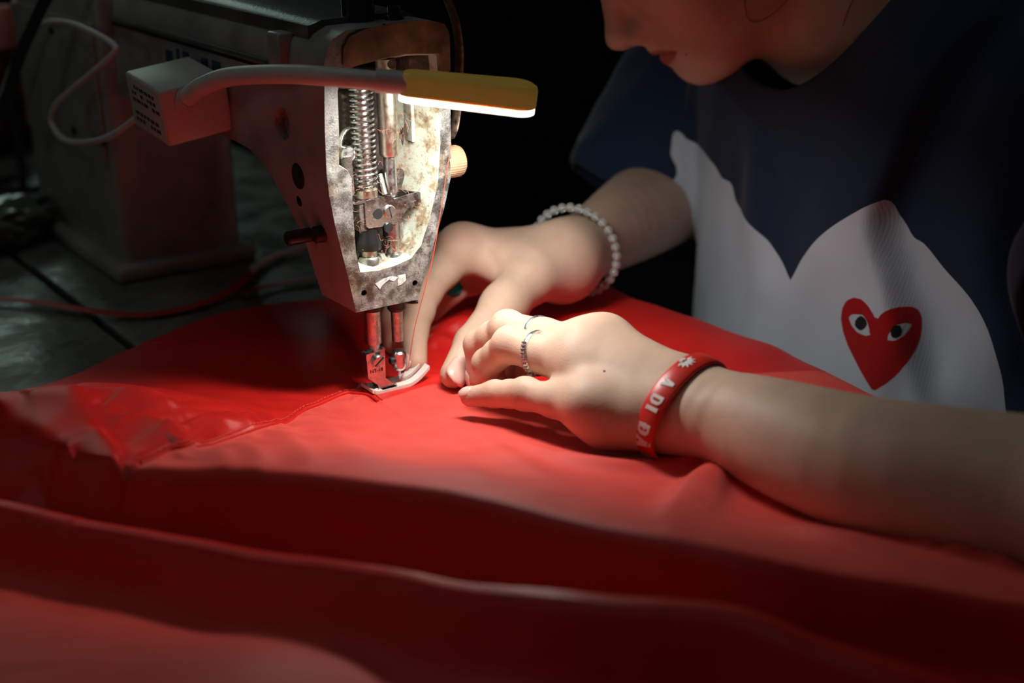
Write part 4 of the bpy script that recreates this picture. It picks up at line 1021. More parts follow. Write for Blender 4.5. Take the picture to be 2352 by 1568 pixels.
# hidden trunk joins head and arms under the shirt
trunkF = U(0.05, SC((0.415, -0.06, 0.10), (0.46, -0.06, -0.30), .095, .105, .62), RC(L_SH, np.array([0.41, -0.06, 0.15]), .052, .06), RC(R_SH, np.array([0.41, -0.06, 0.15]), .052, .06), RC(NK1, np.array([0.41, -0.06, 0.12]), .058, .07), *upperL, *upperR)
pieces = [nets(armL, 0.0013, marg=0.014), nets(armR, 0.0016, marg=0.016), nets(headF, 0.0017), nets(trunkF, 0.007)]
cos, fs, base = [], [], 0
for c_, f_ in pieces:
    c_ = relax(c_, f_, 2); cos.append(c_); fs.append(f_ + base); base += len(c_)
bco = np.concatenate(cos); bf = np.concatenate(fs)
person = tag(empty('person', (0.42, -0.06, -0.30)), 'person in a navy T-shirt with heart print leaning over, guiding red cloth with both hands', 'person')
_PI = Matrix.Translation(-Vector(person.location))
def pp_(o, parent=None): o.parent = parent or person; o.matrix_parent_inverse = _PI if parent is None else Matrix.Identity(4); return o
bme = np_mesh('body', bco, bf)
# colour masks of the skin: lips, moles, redder joints and finger ends
hl = ((bco - HT) @ HA) * 1000
lipm = np.zeros(len(bco)); lx = np.abs(hl[:, 0])
# upper lip with its bow, lower lip
up_lo, up_hi = -55.4 + 0.0 * lx, -47.6 - 0.012 * lx ** 2 + 0.0
lo_hi, lo_lo = -54.8 + 0.0 * lx, -65.0 + 0.020 * lx ** 2
inz = np.clip((hl[:, 2] - lo_lo) / 1.5, 0, 1) * np.clip((up_hi - hl[:, 2]) / 1.5, 0, 1)
lipm = inz * np.clip((22.5 - lx) / 2, 0, 1) * (hl[:, 1] > 76) * (hl[:, 1] < 105)
mole = np.zeros(len(bco))
for P_, r_ in ((at(1388, 852, D=0.742), .0011),):
    pass
red = np.zeros(len(bco))
for hnd, rad in ((LH, LR), (RH, RR)):
    for f_ in hnd:
        for j, amt in ((1, .45), (2, .35), (3, .7)):
            dd = np.linalg.norm(bco - hnd[f_][j], axis=1); red = np.maximum(red, amt * np.exp(-(dd / .011) ** 2))
        if f_ != 'thumb':
            dd = np.linalg.norm(bco - hnd[f_][0], axis=1); red = np.maximum(red, .35 * np.exp(-(dd / .013) ** 2))
dd = np.hypot(hl[:, 0] - 42, hl[:, 2] + 22); red = np.maximum(red, .5 * np.exp(-(dd / 26) ** 2) * (hl[:, 1] > 30) * (np.abs(hl[:, 0]) < 80))
for nm, arr in (('lips', lipm), ('blush', red)):
    at_ = bme.attributes.new(nm, 'FLOAT', 'POINT'); at_.data.foreach_set('value', arr.astype(np.float32))
m, nt, b = new_mat('skin'); M['skin'] = m
n = noise(nt, 60, 4, 0.6); r = ramp(nt, n.outputs[0], [(0.3, (0.585, 0.395, 0.290)), (0.7, (0.675, 0.470, 0.355))])
def attr(nt, nm): a = node(nt, 'ShaderNodeAttribute'); a.attribute_name = nm; return a
def mixc(nt, fac, c1, c2, ftimes=1.0):
    mm = node(nt, 'ShaderNodeMath', operation='MULTIPLY'); nt.links.new(fac, mm.inputs[0]); mm.inputs[1].default_value = ftimes
    x = node(nt, 'ShaderNodeMix', data_type='RGBA'); nt.links.new(mm.outputs[0], x.inputs[0])
    nt.links.new(c1, x.inputs[6])
    if isinstance(c2, tuple): x.inputs[7].default_value = (*c2, 1)
    else: nt.links.new(c2, x.inputs[7])
    return x.outputs[2]
c_ = mixc(nt, attr(nt, 'blush').outputs['Fac'], r.outputs[0], (0.62, 0.26, 0.19), 0.5)
c_ = mixc(nt, attr(nt, 'lips').outputs['Fac'], c_, (0.42, 0.085, 0.075), 0.9)
nt.links.new(c_, b.inputs['Base Color'])
setp(b, rough=0.52, spec=0.28, sss=0.22, ssr=(1.0, 0.36, 0.2), sscale=0.004)
v = node(nt, 'ShaderNodeTexVoronoi'); v.inputs['Scale'].default_value = 900; tc = node(nt, 'ShaderNodeTexCoord'); nt.links.new(tc.outputs['Object'], v.inputs['Vector'])
n2 = noise(nt, 330, 4, 0.6); ad = node(nt, 'ShaderNodeMath', operation='ADD'); nt.links.new(v.outputs['Distance'], ad.inputs[0]); nt.links.new(n2.outputs[0], ad.inputs[1])
bump(nt, b, ad.outputs[0], 0.17, 0.00038)
body_o = pp_(mesh_obj('body', bme, M['skin']))

# ---- finger nails
M['nail'] = simple('fingernail', (0.74, 0.47, 0.40), 0.22, 0.0, 200, 0.05, sss=0.2, ssr=(1, .4, .3), sscale=0.002)
def nail(tip, prev, rad, dors, ln_, wd, ext):
    a_ = vn(tip - prev); nrm = vn(dors - a_ * (dors @ a_)); s_ = np.cross(a_, nrm); c0 = tip + a_ * (ext - ln_)
    nu, nv = 13, 13; X = np.zeros((nv, nu)); Y = X.copy(); Z = X.copy()
    for i in range(nv):
        t = i / (nv - 1)
        half = wd / 2 * (1 - 0.55 * max(0, (t - .72) / .28) ** 2.2) * (0.80 + 0.20 * min(1, t / .22))
        for j in range(nu):
            q = (j / (nu - 1) * 2 - 1); x = q * half
            R_ = rad * 1.05; hgt = math.sqrt(max(R_ * R_ - x * x * 0.92, 0)) + 0.00025
            edge = -0.0007 * abs(q) ** 6 - 0.0008 * max(0, 1 - t / .12) ** 2
            fall = 0.0 if t < .45 else -0.26 * rad * ((t - .45) / .55) ** 2
            P = c0 + a_ * (t * ln_ - 0.0012 * (q * q) * (1 if t > .5 else -1) * abs(t - .5) * 2) + s_ * x + nrm * (hgt + edge + fall)
            X[i, j], Y[i, j], Z[i, j] = P
    me = grid_mesh('fingernail', X, Y, Z); o = mesh_obj('fingernail', me, M['nail']); md = o.modifiers.new('s', 'SOLIDIFY'); md.thickness = 0.0005; md.offset = 0
    return pp_(o)
tocam = vn(CAM - RH['thumb'][3])
nail(RH['thumb'][3], RH['thumb'][2], .0084, tocam * 1.0 + CR * 0.55 + np.array([0, 0, .15]), .0205, .0150, .0110)
nail(LH['pinky'][3], LH['pinky'][2], .0054, vn(CAM - LH['pinky'][3]) * .55 + np.array([0, 0, .75]), .0098, .0083, .0054)
nail(RH['index'][3], RH['index'][2], .0070, np.array([-.6, .6, .4]), .011, .010, .007)
nail(LH['ring'][3], LH['ring'][2], .0066, np.array([-.7, .5, -.1]), .010, .009, .006)
nail(LH['middle'][3], LH['middle'][2], .0068, np.array([-.7, .5, .1]), .011, .010, .006)
# the small mole on the back of the hand and one beside the mouth
from mathutils.bvhtree import BVHTree
bvh = BVHTree.FromPolygons([Vector(c) for c in bco], bf.tolist())
M['mole'] = simple('mole', (0.10, 0.045, 0.03), 0.5)
def surf(x, y, tree=bvh):
    d = Vector(_ray(x, y)).normalized(); hit = tree.ray_cast(Vector(CAM), d)
    return (np.array(hit[0]), np.array(hit[1])) if hit[0] is not None else (None, None)
for x, y in ((1388, 852), (1576, 125)):
    P, N = surf(x, y)
    if P is not None: pp_(lathe('mole', P - N * .0004, N, [(.0007, 0), (.0007, .0005), (.0004, .0008)], M['mole'], None, 10))

# ---- hair: tied back cap (above the frame) and a few loose strands by the cheek
M['hair'] = simple('dark_hair', (0.012, 0.008, 0.006), 0.35)
hairF = CUT(0.01, U(0.02, he((0, -18, 50), (80, 92, 78)), he((0, -92, 40), (38, 34, 36)), *both(lambda s: he((s * 62, -20, 22), (14, 34, 34)))), he((0, 92, -34), (70, 60, 80)))
c_, f_ = nets(hairF, 0.004); hme = np_mesh('hair', relax(c_, f_, 2), f_); hair = pp_(mesh_obj('hair', hme, M['hair']))
def on_face(x, z):
    o_ = Vector(hw((x, 160, z))); hit = bvh.ray_cast(o_, Vector(-HA[:, 1])); return (np.array(hit[0]) + HA[:, 1] * .0006) if hit[0] is not None else None
for s_ in (1, -1):
    for nm, pts, rr_ in (('eyebrow', [(14, 26), (24, 30), (36, 31), (46, 27)], (.0012, .0020, .0018, .0008)), ('eyelashes', [(18, 4), (25, 1), (33, 0), (41, 2), (46, 5)], (.0006, .0009, .0010, .0010, .0006))):
        L3 = [on_face(s_ * x, z) for x, z in pts]
        if all(q is not None for q in L3):
            q = spline([np.array([*p, r_]) for p, r_ in zip(L3, rr_)], 5); pp_(tube(nm, q[:, :3], list(q[:, 3]), M['hair'], None, 6))
for pts in ([(1700, -30), (1712, 25), (1728, 48), (1760, 40), (1800, 8), (1830, -30)], [(2090, -20), (2030, 30), (1985, 70), (1960, 90)], [(1975, -20), (1950, 20), (1935, 60)]):
    L3 = []
    for x, y in pts:
        P, N = surf(x, max(y, 2))
        if P is None: continue
        L3.append(P + N * .0006 if y > 0 else P + N * .004 + np.array([0, 0, .012]))
    if len(L3) > 2:
        o = tube('hair_strand', spline(L3, 8), 0.00018, M['hair'], None, 5); pp_(o)
# ------------------------------------------------------------------ T-shirt
SL_L1 = L_SH + (L_EL - L_SH) * 0.55
SL_R1 = np.array([0.312, 0.150, 0.062])
R_SHs = np.array([0.395, 0.135, 0.170])
torsoL = SC((0.395, -0.06, 0.125), (0.420, -0.06, -0.34), .130, .140, .66); slvR = RC(R_SHs, SL_R1, .064, .058); slvL = RC(L_SH, SL_L1, .075, .078)
shirtF = U(0.018, torsoL, RC(np.array([0.40, -0.06, 0.185]), L_SH, .070, .075), RC(np.array([0.40, -0.06, 0.185]), R_SHs, .070, .070),
           slvL, slvR)
sco, sf = nets(shirtF, 0.0030); sco = relax(sco, sf, 3)
def vnormals(co, f):
    nrm = np.cross(co[f[:, 2]] - co[f[:, 0]], co[f[:, 3]] - co[f[:, 1]]); out = np.zeros_like(co)
    for k in range(4):
        for a in range(3): out[:, a] += np.bincount(f[:, k], nrm[:, a], len(co))
    return out / (np.linalg.norm(out, axis=1)[:, None] + 1e-12)
sn = vnormals(sco, sf)
def shirt_uv(x, y, X=0.29): P = at(x, y, X=X); return np.array([P[1], P[2]])
# drape: folds as displacement along the normal, laid out on the chest (u = across, v = height)
u_, v_ = sco[:, 1], sco[:, 2]
fr_w = np.clip(-sn[:, 0] * 1.6, 0, 1)
def fold(pts, wb, wf, X=0.29, n=6):
    L = spline([np.array([*shirt_uv(x, y, X), h]) for x, y, h in pts], n); s, v, _ = near(u_, v_, L); return v * np.exp(-(np.abs(s) / np.where(s < 0, wb, wf)) ** 2)
disp = fold([(2230, 20, .010), (2180, 130, .016), (2115, 330, .020), (2062, 480, .022), (2085, 640, .018), (2110, 800, .014), (2130, 980, .010)], 0.055, 0.011)
disp += fold([(2330, 100, .012), (2290, 300, .014), (2265, 500, .012), (2260, 700, .014), (2300, 900, .018), (2330, 1000, .016)], 0.022, 0.016)
disp += fold([(2400, 250, .012), (2390, 500, .012), (2370, 800, .012)], 0.018, 0.014)
disp += fold([(1960, 480, .002), (1900, 600, .005), (1850, 720, .006), (1800, 860, .004)], 0.03, 0.02)
disp += fold([(1790, 330, .004), (1800, 450, .004), (1813, 620, .003)], 0.02, 0.02)
disp += fold([(1570, 180, .006), (1555, 280, .006), (1540, 400, .004)], 0.02, 0.008)
disp += 0.0022 * vnoise(u_ * 1.0 + v_ * 0.25, v_ * 0.35, 38, 2.0, 5.0) + 0.0016 * vnoise(u_, v_, 20, 8, 3)
disp *= fr_w
# loose creases on both sleeves
slm = np.clip((np.abs(u_ + 0.06) - 0.155) / 0.05, 0, 1)
disp += slm * (0.005 * vnoise(sco[:, 1] * 0.4 + sco[:, 0] * 0.8, sco[:, 2] * 0.5 + sco[:, 0] * 0.2, 45, 4, 4) + 0.003 * vnoise(sco[:, 0], sco[:, 2], 40, 1, 9))
sco = sco + sn * disp[:, None]
# openings: neck, sleeve ends, hem
COLLAR_R = 0.073
axn = vn(hw((0, -15, -58)) - np.array([0.40, -0.060, 0.16])); cn = np.array([0.345, -0.062, 0.178])
rel = sco - cn; al = rel @ axn; rad_ = np.linalg.norm(rel - al[:, None] * axn, axis=1)
kill = (rad_ < COLLAR_R) & (al > -0.055) & (sco[:, 2] > 0.11)
dL = vn(SL_L1 - L_SH); dR = vn(SL_R1 - R_SHs)
so0 = sco - sn * disp[:, None]; offr = (sco - SL_R1) @ dR; onr = (np.abs(slvR.d(so0)) < 0.007) & (torsoL.d(so0) > 0.004)
snap = onr & (offr > 0.030) & (offr < 0.0345); sco[snap] -= (offr[snap] - 0.030)[:, None] * dR
kill |= onr & (offr >= 0.0345)
offl = (sco - SL_L1) @ dL; onl = (np.abs(slvL.d(so0)) < 0.008) & (torsoL.d(so0) > 0.004)
snap = onl & (offl > 0.028) & (offl < 0.0325); sco[snap] -= (offl[snap] - 0.028)[:, None] * dL
kill |= onl & (offl >= 0.0325)
kill |= sco[:, 2] < -0.33
keep = ~kill[sf].any(1); sf2 = sf[keep]
used = np.unique(sf2); remap = -np.ones(len(sco), int); remap[used] = np.arange(len(used)); sco2 = sco[used]; sf2 = remap[sf2]
sbvh = BVHTree.FromPolygons([Vector(c) for c in sco2], sf2.tolist())
# prints: outlines drawn on the chest (u, v) and stored as distances to the outline
def poly_sd(px, py, poly):
    P = np.asarray(poly); d = np.full(len(px), 1e9); ins = np.zeros(len(px), bool)
    for a, b_ in zip(P, np.roll(P, -1, 0)):
        e = b_ - a; t = np.clip(((px - a[0]) * e[0] + (py - a[1]) * e[1]) / (e @ e + 1e-15), 0, 1)
        d = np.minimum(d, np.hypot(px - a[0] - t * e[0], py - a[1] - t * e[1]))
        c1 = (a[1] > py) != (b_[1] > py); xi = a[0] + (py - a[1]) / (b_[1] - a[1] + 1e-15) * e[0]; ins ^= c1 & (px < xi)
    return np.where(ins, d, -d)
def on_shirt(pts):
    out = []
    for x, y in pts:
        P, N = surf(x, y, sbvh)
        out.append(P[1:3] if P is not None else shirt_uv(x, y, 0.33))
    return np.array(out)
wh_l = [(1815, 645), (1797, 602), (1770, 560), (1740, 532), (1710, 500), (1692, 465), (1680, 422), (1658, 408), (1640, 378), (1618, 350), (1592, 326), (1568, 308), (1548, 303), (1540, 350), (1528, 430), (1513, 530), (1500, 630), (1488, 740)]
wh_r = [(2312, 960), (2300, 860), (2270, 760), (2225, 680), (2170, 618), (2125, 562), (2100, 545), (2082, 515), (2064, 490), (2040, 459), (2010, 466), (1960, 490), (1910, 521), (1870, 556), (1840, 597)]
wl = on_shirt(wh_l); wr = on_shirt(wh_r)
white = np.vstack([spline(wl, 4), [[wl[-1][0], wl[-1][1] - .10], [0.05, -0.30], [-0.15, -0.20], [wr[0][0] - .002, wr[0][1] - 0.06]], spline(wr, 4)])
zc = lambda pts: [(1450 + .3835 * x, 440 + .3835 * y) for x, y in pts]
heart = zc([(1255, 760), (1262, 700), (1290, 650), (1335, 632), (1380, 645), (1420, 685), (1450, 735), (1467, 774), (1467, 774), (1495, 735), (1540, 705), (1600, 690), (1680, 688), (1720, 705), (1742, 750), (1742, 820), (1730, 890), (1700, 960), (1660, 1020), (1600, 1090), (1530, 1150), (1449, 1198), (1449, 1198), (1400, 1120), (1350, 1030), (1300, 930), (1268, 840)])
eye1 = zc([(1298, 742), (1340, 733), (1385, 738), (1410, 770), (1425, 820), (1432, 866), (1395, 862), (1350, 840), (1318, 800)])
eye2 = zc([(1527, 888), (1550, 840), (1590, 800), (1640, 786), (1682, 790), (1660, 835), (1620, 875), (1580, 893)])
pup1 = zc([(1375 + 35 * math.cos(t) + 4 * math.cos(3 * t), 788 + 45 * math.sin(t)) for t in np.linspace(0, 2 * math.pi, 20)[:-1]])
pup2 = zc([(1588 + 38 * math.cos(t), 838 + 42 * math.sin(t) + 3 * math.cos(3 * t)) for t in np.linspace(0, 2 * math.pi, 20)[:-1]])
U2, V2 = sco2[:, 1], sco2[:, 2]
frontm = (sco2[:, 0] < 0.385)
sme = np_mesh('t_shirt', sco2, sf2)
def put(nm, poly, far=False):
    sd = poly_sd(U2, V2, poly) * 1000
    sd = np.where(frontm, sd, -20); a = sme.attributes.new(nm, 'FLOAT', 'POINT'); a.data.foreach_set('value', sd.astype(np.float32))
# densify the small print's surroundings so that its outline stays crisp
m, nt, b = new_mat('tshirt_jersey'); M['shirt'] = m
navy = node(nt, 'ShaderNodeRGB'); navy.outputs[0].default_value = (0.012, 0.029, 0.066, 1)
prev = navy.outputs[0]
for nm, c in (('white', (0.55, 0.66, 0.76)), ('heart', (0.42, 0.006, 0.008)), ('eye', (0.52, 0.62, 0.70)), ('pupil', (0.010, 0.010, 0.012))):
    g_ = node(nt, 'ShaderNodeMapRange'); g_.inputs['From Min'].default_value = -0.25; g_.inputs['From Max'].default_value = 0.25; nt.links.new(attr(nt, 'p_' + nm).outputs['Fac'], g_.inputs['Value'])
    prev = mixc(nt, g_.outputs[0], prev, c, 1.0)
nt.links.new(prev, b.inputs['Base Color']); setp(b, rough=0.85, spec=0.2, sheen=0.15, sheenr=0.5)
tc = node(nt, 'ShaderNodeTexCoord'); w = node(nt, 'ShaderNodeTexWave'); w.inputs['Scale'].default_value = 260; w.bands_direction = 'Y'; w.inputs['Distortion'].default_value = 0.6; nt.links.new(tc.outputs['Object'], w.inputs['Vector'])
n2 = noise(nt, 900, 2, 0.5); ad = node(nt, 'ShaderNodeMath', operation='ADD'); nt.links.new(w.outputs['Fac'], ad.inputs[0]); nt.links.new(n2.outputs[0], ad.inputs[1]); bump(nt, b, ad.outputs[0], 0.12, 0.0003)
put('p_white', white); put('p_heart', on_shirt(heart))
e1 = poly_sd(U2, V2, on_shirt(eye1)); e2 = poly_sd(U2, V2, on_shirt(eye2)); q1 = poly_sd(U2, V2, on_shirt(pup1)); q2 = poly_sd(U2, V2, on_shirt(pup2))
for nm, v in (('p_eye', np.maximum(e1, e2)), ('p_pupil', np.maximum(q1, q2))):
    a = sme.attributes.new(nm, 'FLOAT', 'POINT'); a.data.foreach_set('value', np.where(frontm, v * 1000, -20).astype(np.float32))
shirt = pp_(mesh_obj('t_shirt', sme, M['shirt'])); shirt['label'] = 'navy T-shirt with a large white heart and a small red heart with eyes'
sd_ = shirt.modifiers.new('s', 'SOLIDIFY'); sd_.thickness = 0.0016; sd_.offset = -1
# ribbed collar round the neck opening
x_, y_, d_ = [np.array(q) for q in frame_from(axn)]
ubvh = BVHTree.FromPolygons([Vector(c) for c in sco], sf.tolist())
def collar_ring(R_):
    out = []
    for i in range(64):
        t = 2 * math.pi * i / 64; o_ = cn + (x_ * math.cos(t) + y_ * math.sin(t)) * R_ + axn * 0.2
        hit = ubvh.ray_cast(Vector(o_), Vector(-axn)); out.append(np.array(hit[0]) if hit[0] is not None else (out[-1] if out else cn))
    out = np.array(out)
    for _ in range(3): out = (np.roll(out, 1, 0) + out * 2 + np.roll(out, -1, 0)) / 4
    return out
M['collar'] = simple('navy_rib', (0.014, 0.022, 0.042), 0.85)
ro, ri_ = collar_ring(COLLAR_R + 0.020), collar_ring(COLLAR_R - 0.002)
up_ = axn * 0.0022
G = np.stack([ro - axn * .002, ro + up_ * .6, ro * .66 + ri_ * .34 + up_, ro * .33 + ri_ * .67 + up_, ri_ + up_, ri_ - axn * .004]); G = np.concatenate([G, G[:, :1]], 1)
cme = grid_mesh('collar', G[:, :, 0], G[:, :, 1], G[:, :, 2]); co_ = mesh_obj('collar', cme, M['collar']); co_.parent = shirt
md = co_.modifiers.new('ss', 'SUBSURF'); md.levels = 1; md.render_levels = 1

# ------------------------------------------------------------------ what she wears on hands and wrists
# red silicone wristband with raised white writing
band = tag(empty('wristband', tuple(LW)), 'red silicone wristband with white lettering and lotus on the near wrist', 'wristband')
_BI = Matrix.Translation(-Vector(band.location))
def bp_(o): o.parent = band; o.matrix_parent_inverse = _BI; return o
M['band'] = simple('red_silicone', (0.62, 0.028, 0.018), 0.36, 0.0, 80, 0.05, sss=0.25, ssr=(1, .2, .15), sscale=0.004)
M['print'] = simple('white_print', (0.80, 0.76, 0.74), 0.45)
bc = at(1566, 931, Z=.0345); bax = vn(fore_ax[1] - LW + la * 0.02)
tilt_ax = vn(bax + ln * 0.05 - lw * 0.20)
# measure the wrist in the band's plane and lay the band just outside it
bs = vn(lw - tilt_ax * (lw @ tilt_ax)); bn = np.cross(tilt_ax, bs); bn = bn if bn @ ln > 0 else -bn
NB = 72; rads = np.zeros(NB)
for i in range(NB):
    t = 2 * math.pi * i / NB; d = bs * math.cos(t) + bn * math.sin(t)
    hit = bvh.ray_cast(Vector(bc + d * 0.08), Vector(-d), 0.08)
    rads[i] = 0.08 - hit[3] if hit[0] is not None else 0.022
for _ in range(10): rads = np.maximum(rads, (np.roll(rads, 1) + np.roll(rads, -1)) / 2)
rads += 0.0006
def band_pt(t, wv, off=0.0):
    i = (t / (2 * math.pi) * NB) % NB; k = int(i); r_ = rads[k] * (1 - (i - k)) + rads[(k + 1) % NB] * (i - k)
    return bc + (bs * math.cos(t) + bn * math.sin(t)) * (r_ + off) + tilt_ax * wv
BW = 0.0062
secs = [(-BW, 0.0), (-BW, 0.0012), (-BW * .86, 0.0018), (0, 0.0020), (BW * .86, 0.0018), (BW, 0.0012), (BW, 0.0)]
G = np.array([[band_pt(2 * math.pi * j / 144, w_, o_) for j in range(145)] for w_, o_ in secs + secs[:1]])
bp_(mesh_obj('band', grid_mesh('band', G[:, :, 0], G[:, :, 1], G[:, :, 2]), M['band'], None, True, 60))
# angle (round the wrist) and width of a photo point on the band
def band_param(x, y):
    d = _ray(x, y); best = None
    for i in range(720):
        t = 2 * math.pi * i / 720
        for w_ in np.linspace(-BW, BW, 9):
            P = band_pt(t, w_, .002); nrm = bs * math.cos(t) + bn * math.sin(t)
            if nrm @ d > 0: continue
            v = P - CAM; z_ = v @ CF; e = (1176 + FPX * (v @ CR) / z_ - x) ** 2 + (784 - FPX * (v @ CU) / z_ - y) ** 2
            if best is None or e < best[0]: best = (e, t, w_)
    return best[1], best[2]
tA, _ = band_param(1540, 885); tD, _ = band_param(1500, 985); tLo, _ = band_param(1592, 838)
sgn_t = 1 if ((tD - tA + math.pi) % (2 * math.pi) - math.pi) > 0 else -1
r_mean = rads.mean() + .002
# slab letters from strokes: (x0,y0,x1,y1,thickness), unit = cap height 1, x along the reading direction
def bar(x0, y0, x1, y1, w_): return (x0, y0, x1, y1, w_)
SER = lambda x, y: bar(x - .17, y, x + .17, y, .13)
LET = {
    'A': ([bar(.08, 0, .38, 1, .20), bar(.72, 0, .42, 1, .24), bar(.2, .33, .6, .33, .12), SER(.08, .06), SER(.72, .06), bar(.22, .95, .58, .95, .12)], .85),
    'D': ([bar(.15, 0, .15, 1, .24), bar(.02, .07, .5, .07, .14), bar(.02, .93, .5, .93, .14), bar(.5, .93, .68, .75, .18), bar(.68, .78, .68, .22, .22), bar(.68, .25, .5, .07, .18)], .88),
    'I': ([bar(.2, 0, .2, 1, .26), SER(.2, .06), SER(.2, .94)], .45),
    '\u0110': ([bar(.15, 0, .15, 1, .24), bar(.02, .07, .5, .07, .14), bar(.02, .93, .5, .93, .14), bar(.5, .93, .68, .75, .18), bar(.68, .78, .68, .22, .22), bar(.68, .25, .5, .07, .18), bar(-.05, .5, .42, .5, .12)], .88),
    '\u00c0': ([bar(.08, 0, .38, 1, .20), bar(.72, 0, .42, 1, .24), bar(.2, .33, .6, .33, .12), SER(.08, .06), SER(.72, .06), bar(.22, .95, .58, .95, .12), bar(.22, 1.34, .50, 1.20, .11)], .85),
    'P': ([bar(.15, 0, .15, 1, .24), SER(.15, .06), bar(.02, .93, .5, .93, .14), bar(.5, .93, .64, .8, .16), bar(.64, .82, .64, .6, .2), bar(.64, .62, .5, .48, .16), bar(.5, .48, .15, .48, .13)], .75),
    'H': ([bar(.15, 0, .15, 1, .22), bar(.65, 0, .65, 1, .22), bar(.15, .5, .65, .5, .13), SER(.15, .06), SER(.15, .94), SER(.65, .06), SER(.65, .94)], .85),
    '\u1eac': ([bar(.08, 0, .38, 1, .20), bar(.72, 0, .42, 1, .24), bar(.2, .33, .6, .33, .12), SER(.08, .06), SER(.72, .06), bar(.22, 1.15, .4, 1.3, .1), bar(.4, 1.3, .58, 1.15, .1), bar(.36, -.22, .46, -.22, .12)], .85),
    'T': ([bar(.35, 0, .35, 1, .24), bar(0, .93, .7, .93, .15), SER(.35, .06), bar(.03, .95, .03, .75, .1), bar(.67, .95, .67, .75, .1)], .8)}
def letter(ch, s0, cap, off):
    bm = bmesh.new(); st, _w = LET[ch]
    for x0, y0, x1, y1, w_ in st:
        dx, dy = x1 - x0, y1 - y0; l_ = math.hypot(dx, dy); nx, ny = -dy / l_ * w_ * .62, dx / l_ * w_ * .62; K = 4; rows = []
        for k in range(K + 1):
            px_, py_ = x0 + dx * k / K, y0 + dy * k / K
            rows.append([bm.verts.new(band_pt(tA + sgn_t * (s0 + q * cap) / r_mean, (r2 - .5) * cap, off)) for q, r2 in ((px_ + nx, py_ + ny), (px_ - nx, py_ - ny))])
        for a_, b_ in zip(rows[:-1], rows[1:]): bm.faces.new((a_[0], a_[1], b_[1], b_[0]))
    o = bm_obj('lettering', bm, M['print'], None, False); md = o.modifiers.new('s', 'SOLIDIFY'); md.thickness = 0.0003; md.offset = 0
    return bp_(o)
s_ = -0.0034; cap = 0.0066
for ch in 'A DI \u0110\u00c0 PH\u1eacT':
    if ch == ' ': s_ += cap * 0.85; continue
    letter(ch, s_, cap, .0022); s_ += cap * (LET[ch][1] + .12)
# lotus: a fan of petals
def petal(cs, cw, ang, ln_, wd):
    bm = bmesh.new(); pts = []
    for t in np.linspace(0, 1, 9): pts.append((t * ln_, wd / 2 * math.sin(math.pi * t ** .8)))
    for t in np.linspace(1, 0, 9)[1:-1]: pts.append((t * ln_, -wd / 2 * math.sin(math.pi * t ** .8)))
    c_, s2 = math.cos(ang), math.sin(ang); vs = []
    for x, y in pts:
        X_, Y_ = cs + x * c_ - y * s2, cw + x * s2 + y * c_
        vs.append(bm.verts.new(band_pt(tLo + sgn_t * X_ / r_mean, Y_, .0022)))
    bm.faces.new(vs); o = bm_obj('lotus_petal', bm, M['print'], None, False); md = o.modifiers.new('s', 'SOLIDIFY'); md.thickness = 0.0003; md.offset = 0; bp_(o)
for ang, l_, w_, r0 in ((90, .0052, .0020, .0), (55, .0050, .0019, .0006), (125, .0050, .0019, .0006), (25, .0050, .0017, .0010), (155, .0050, .0017, .0010), (0, .0046, .0013, .0016), (180, .0046, .0013, .0016)):
    a_ = math.radians(ang); petal(math.cos(a_) * (r0 + .0004), -.0026 + math.sin(a_) * r0, a_, l_, w_)
for ang in (-60, -90, -120, -30, -150):
    a_ = math.radians(ang); petal(math.cos(a_) * .0010, -.0032 + math.sin(a_) * .0003, a_, .0022, .0010)

# bead bracelet on the far wrist
br = tag(empty('bead_bracelet', tuple(RW + ra_ * .02)), 'bracelet of clear round beads hanging on the far wrist', 'bracelet')
bcen = RW + ra_ * .019 + np.array([0, 0, .0015]); q1_ = vn(np.cross(ra_, [0, 0, 1.])); q2_ = np.cross(q1_, ra_)
def round_bead(r_):
    bm = bmesh.new(); bmesh.ops.create_uvsphere(bm, u_segments=14, v_segments=9, radius=r_); me = bpy.data.meshes.new('bead'); bm.to_mesh(me); bm.free()
    me.materials.append(M['bead']); me.polygons.foreach_set('use_smooth', [True] * len(me.polygons)); return me
bead_me = round_bead(0.0031)
NBD = 31
tiltb = vn(ra_ + np.array([0, 0, .15])); q1_ = vn(np.cross(tiltb, [0, 0, 1.])); q2_ = np.cross(q1_, tiltb)
for i in range(NBD):
    t = 2 * math.pi * i / NBD; P = bcen + q1_ * math.cos(t) * .0300 + q2_ * math.sin(t) * .0310
    o = bpy.data.objects.new('bead', bead_me); COL.objects.link(o); o.location = P - (RW + ra_ * .02); o.parent = br
ringp = [bcen - (RW + ra_ * .02) + q1_ * math.cos(2 * math.pi * i / 60) * .0300 + q2_ * math.sin(2 * math.pi * i / 60) * .0310 for i in range(60)]
o = tube('elastic_cord', ringp, 0.0005, M['print'], br, 6, closed=True)

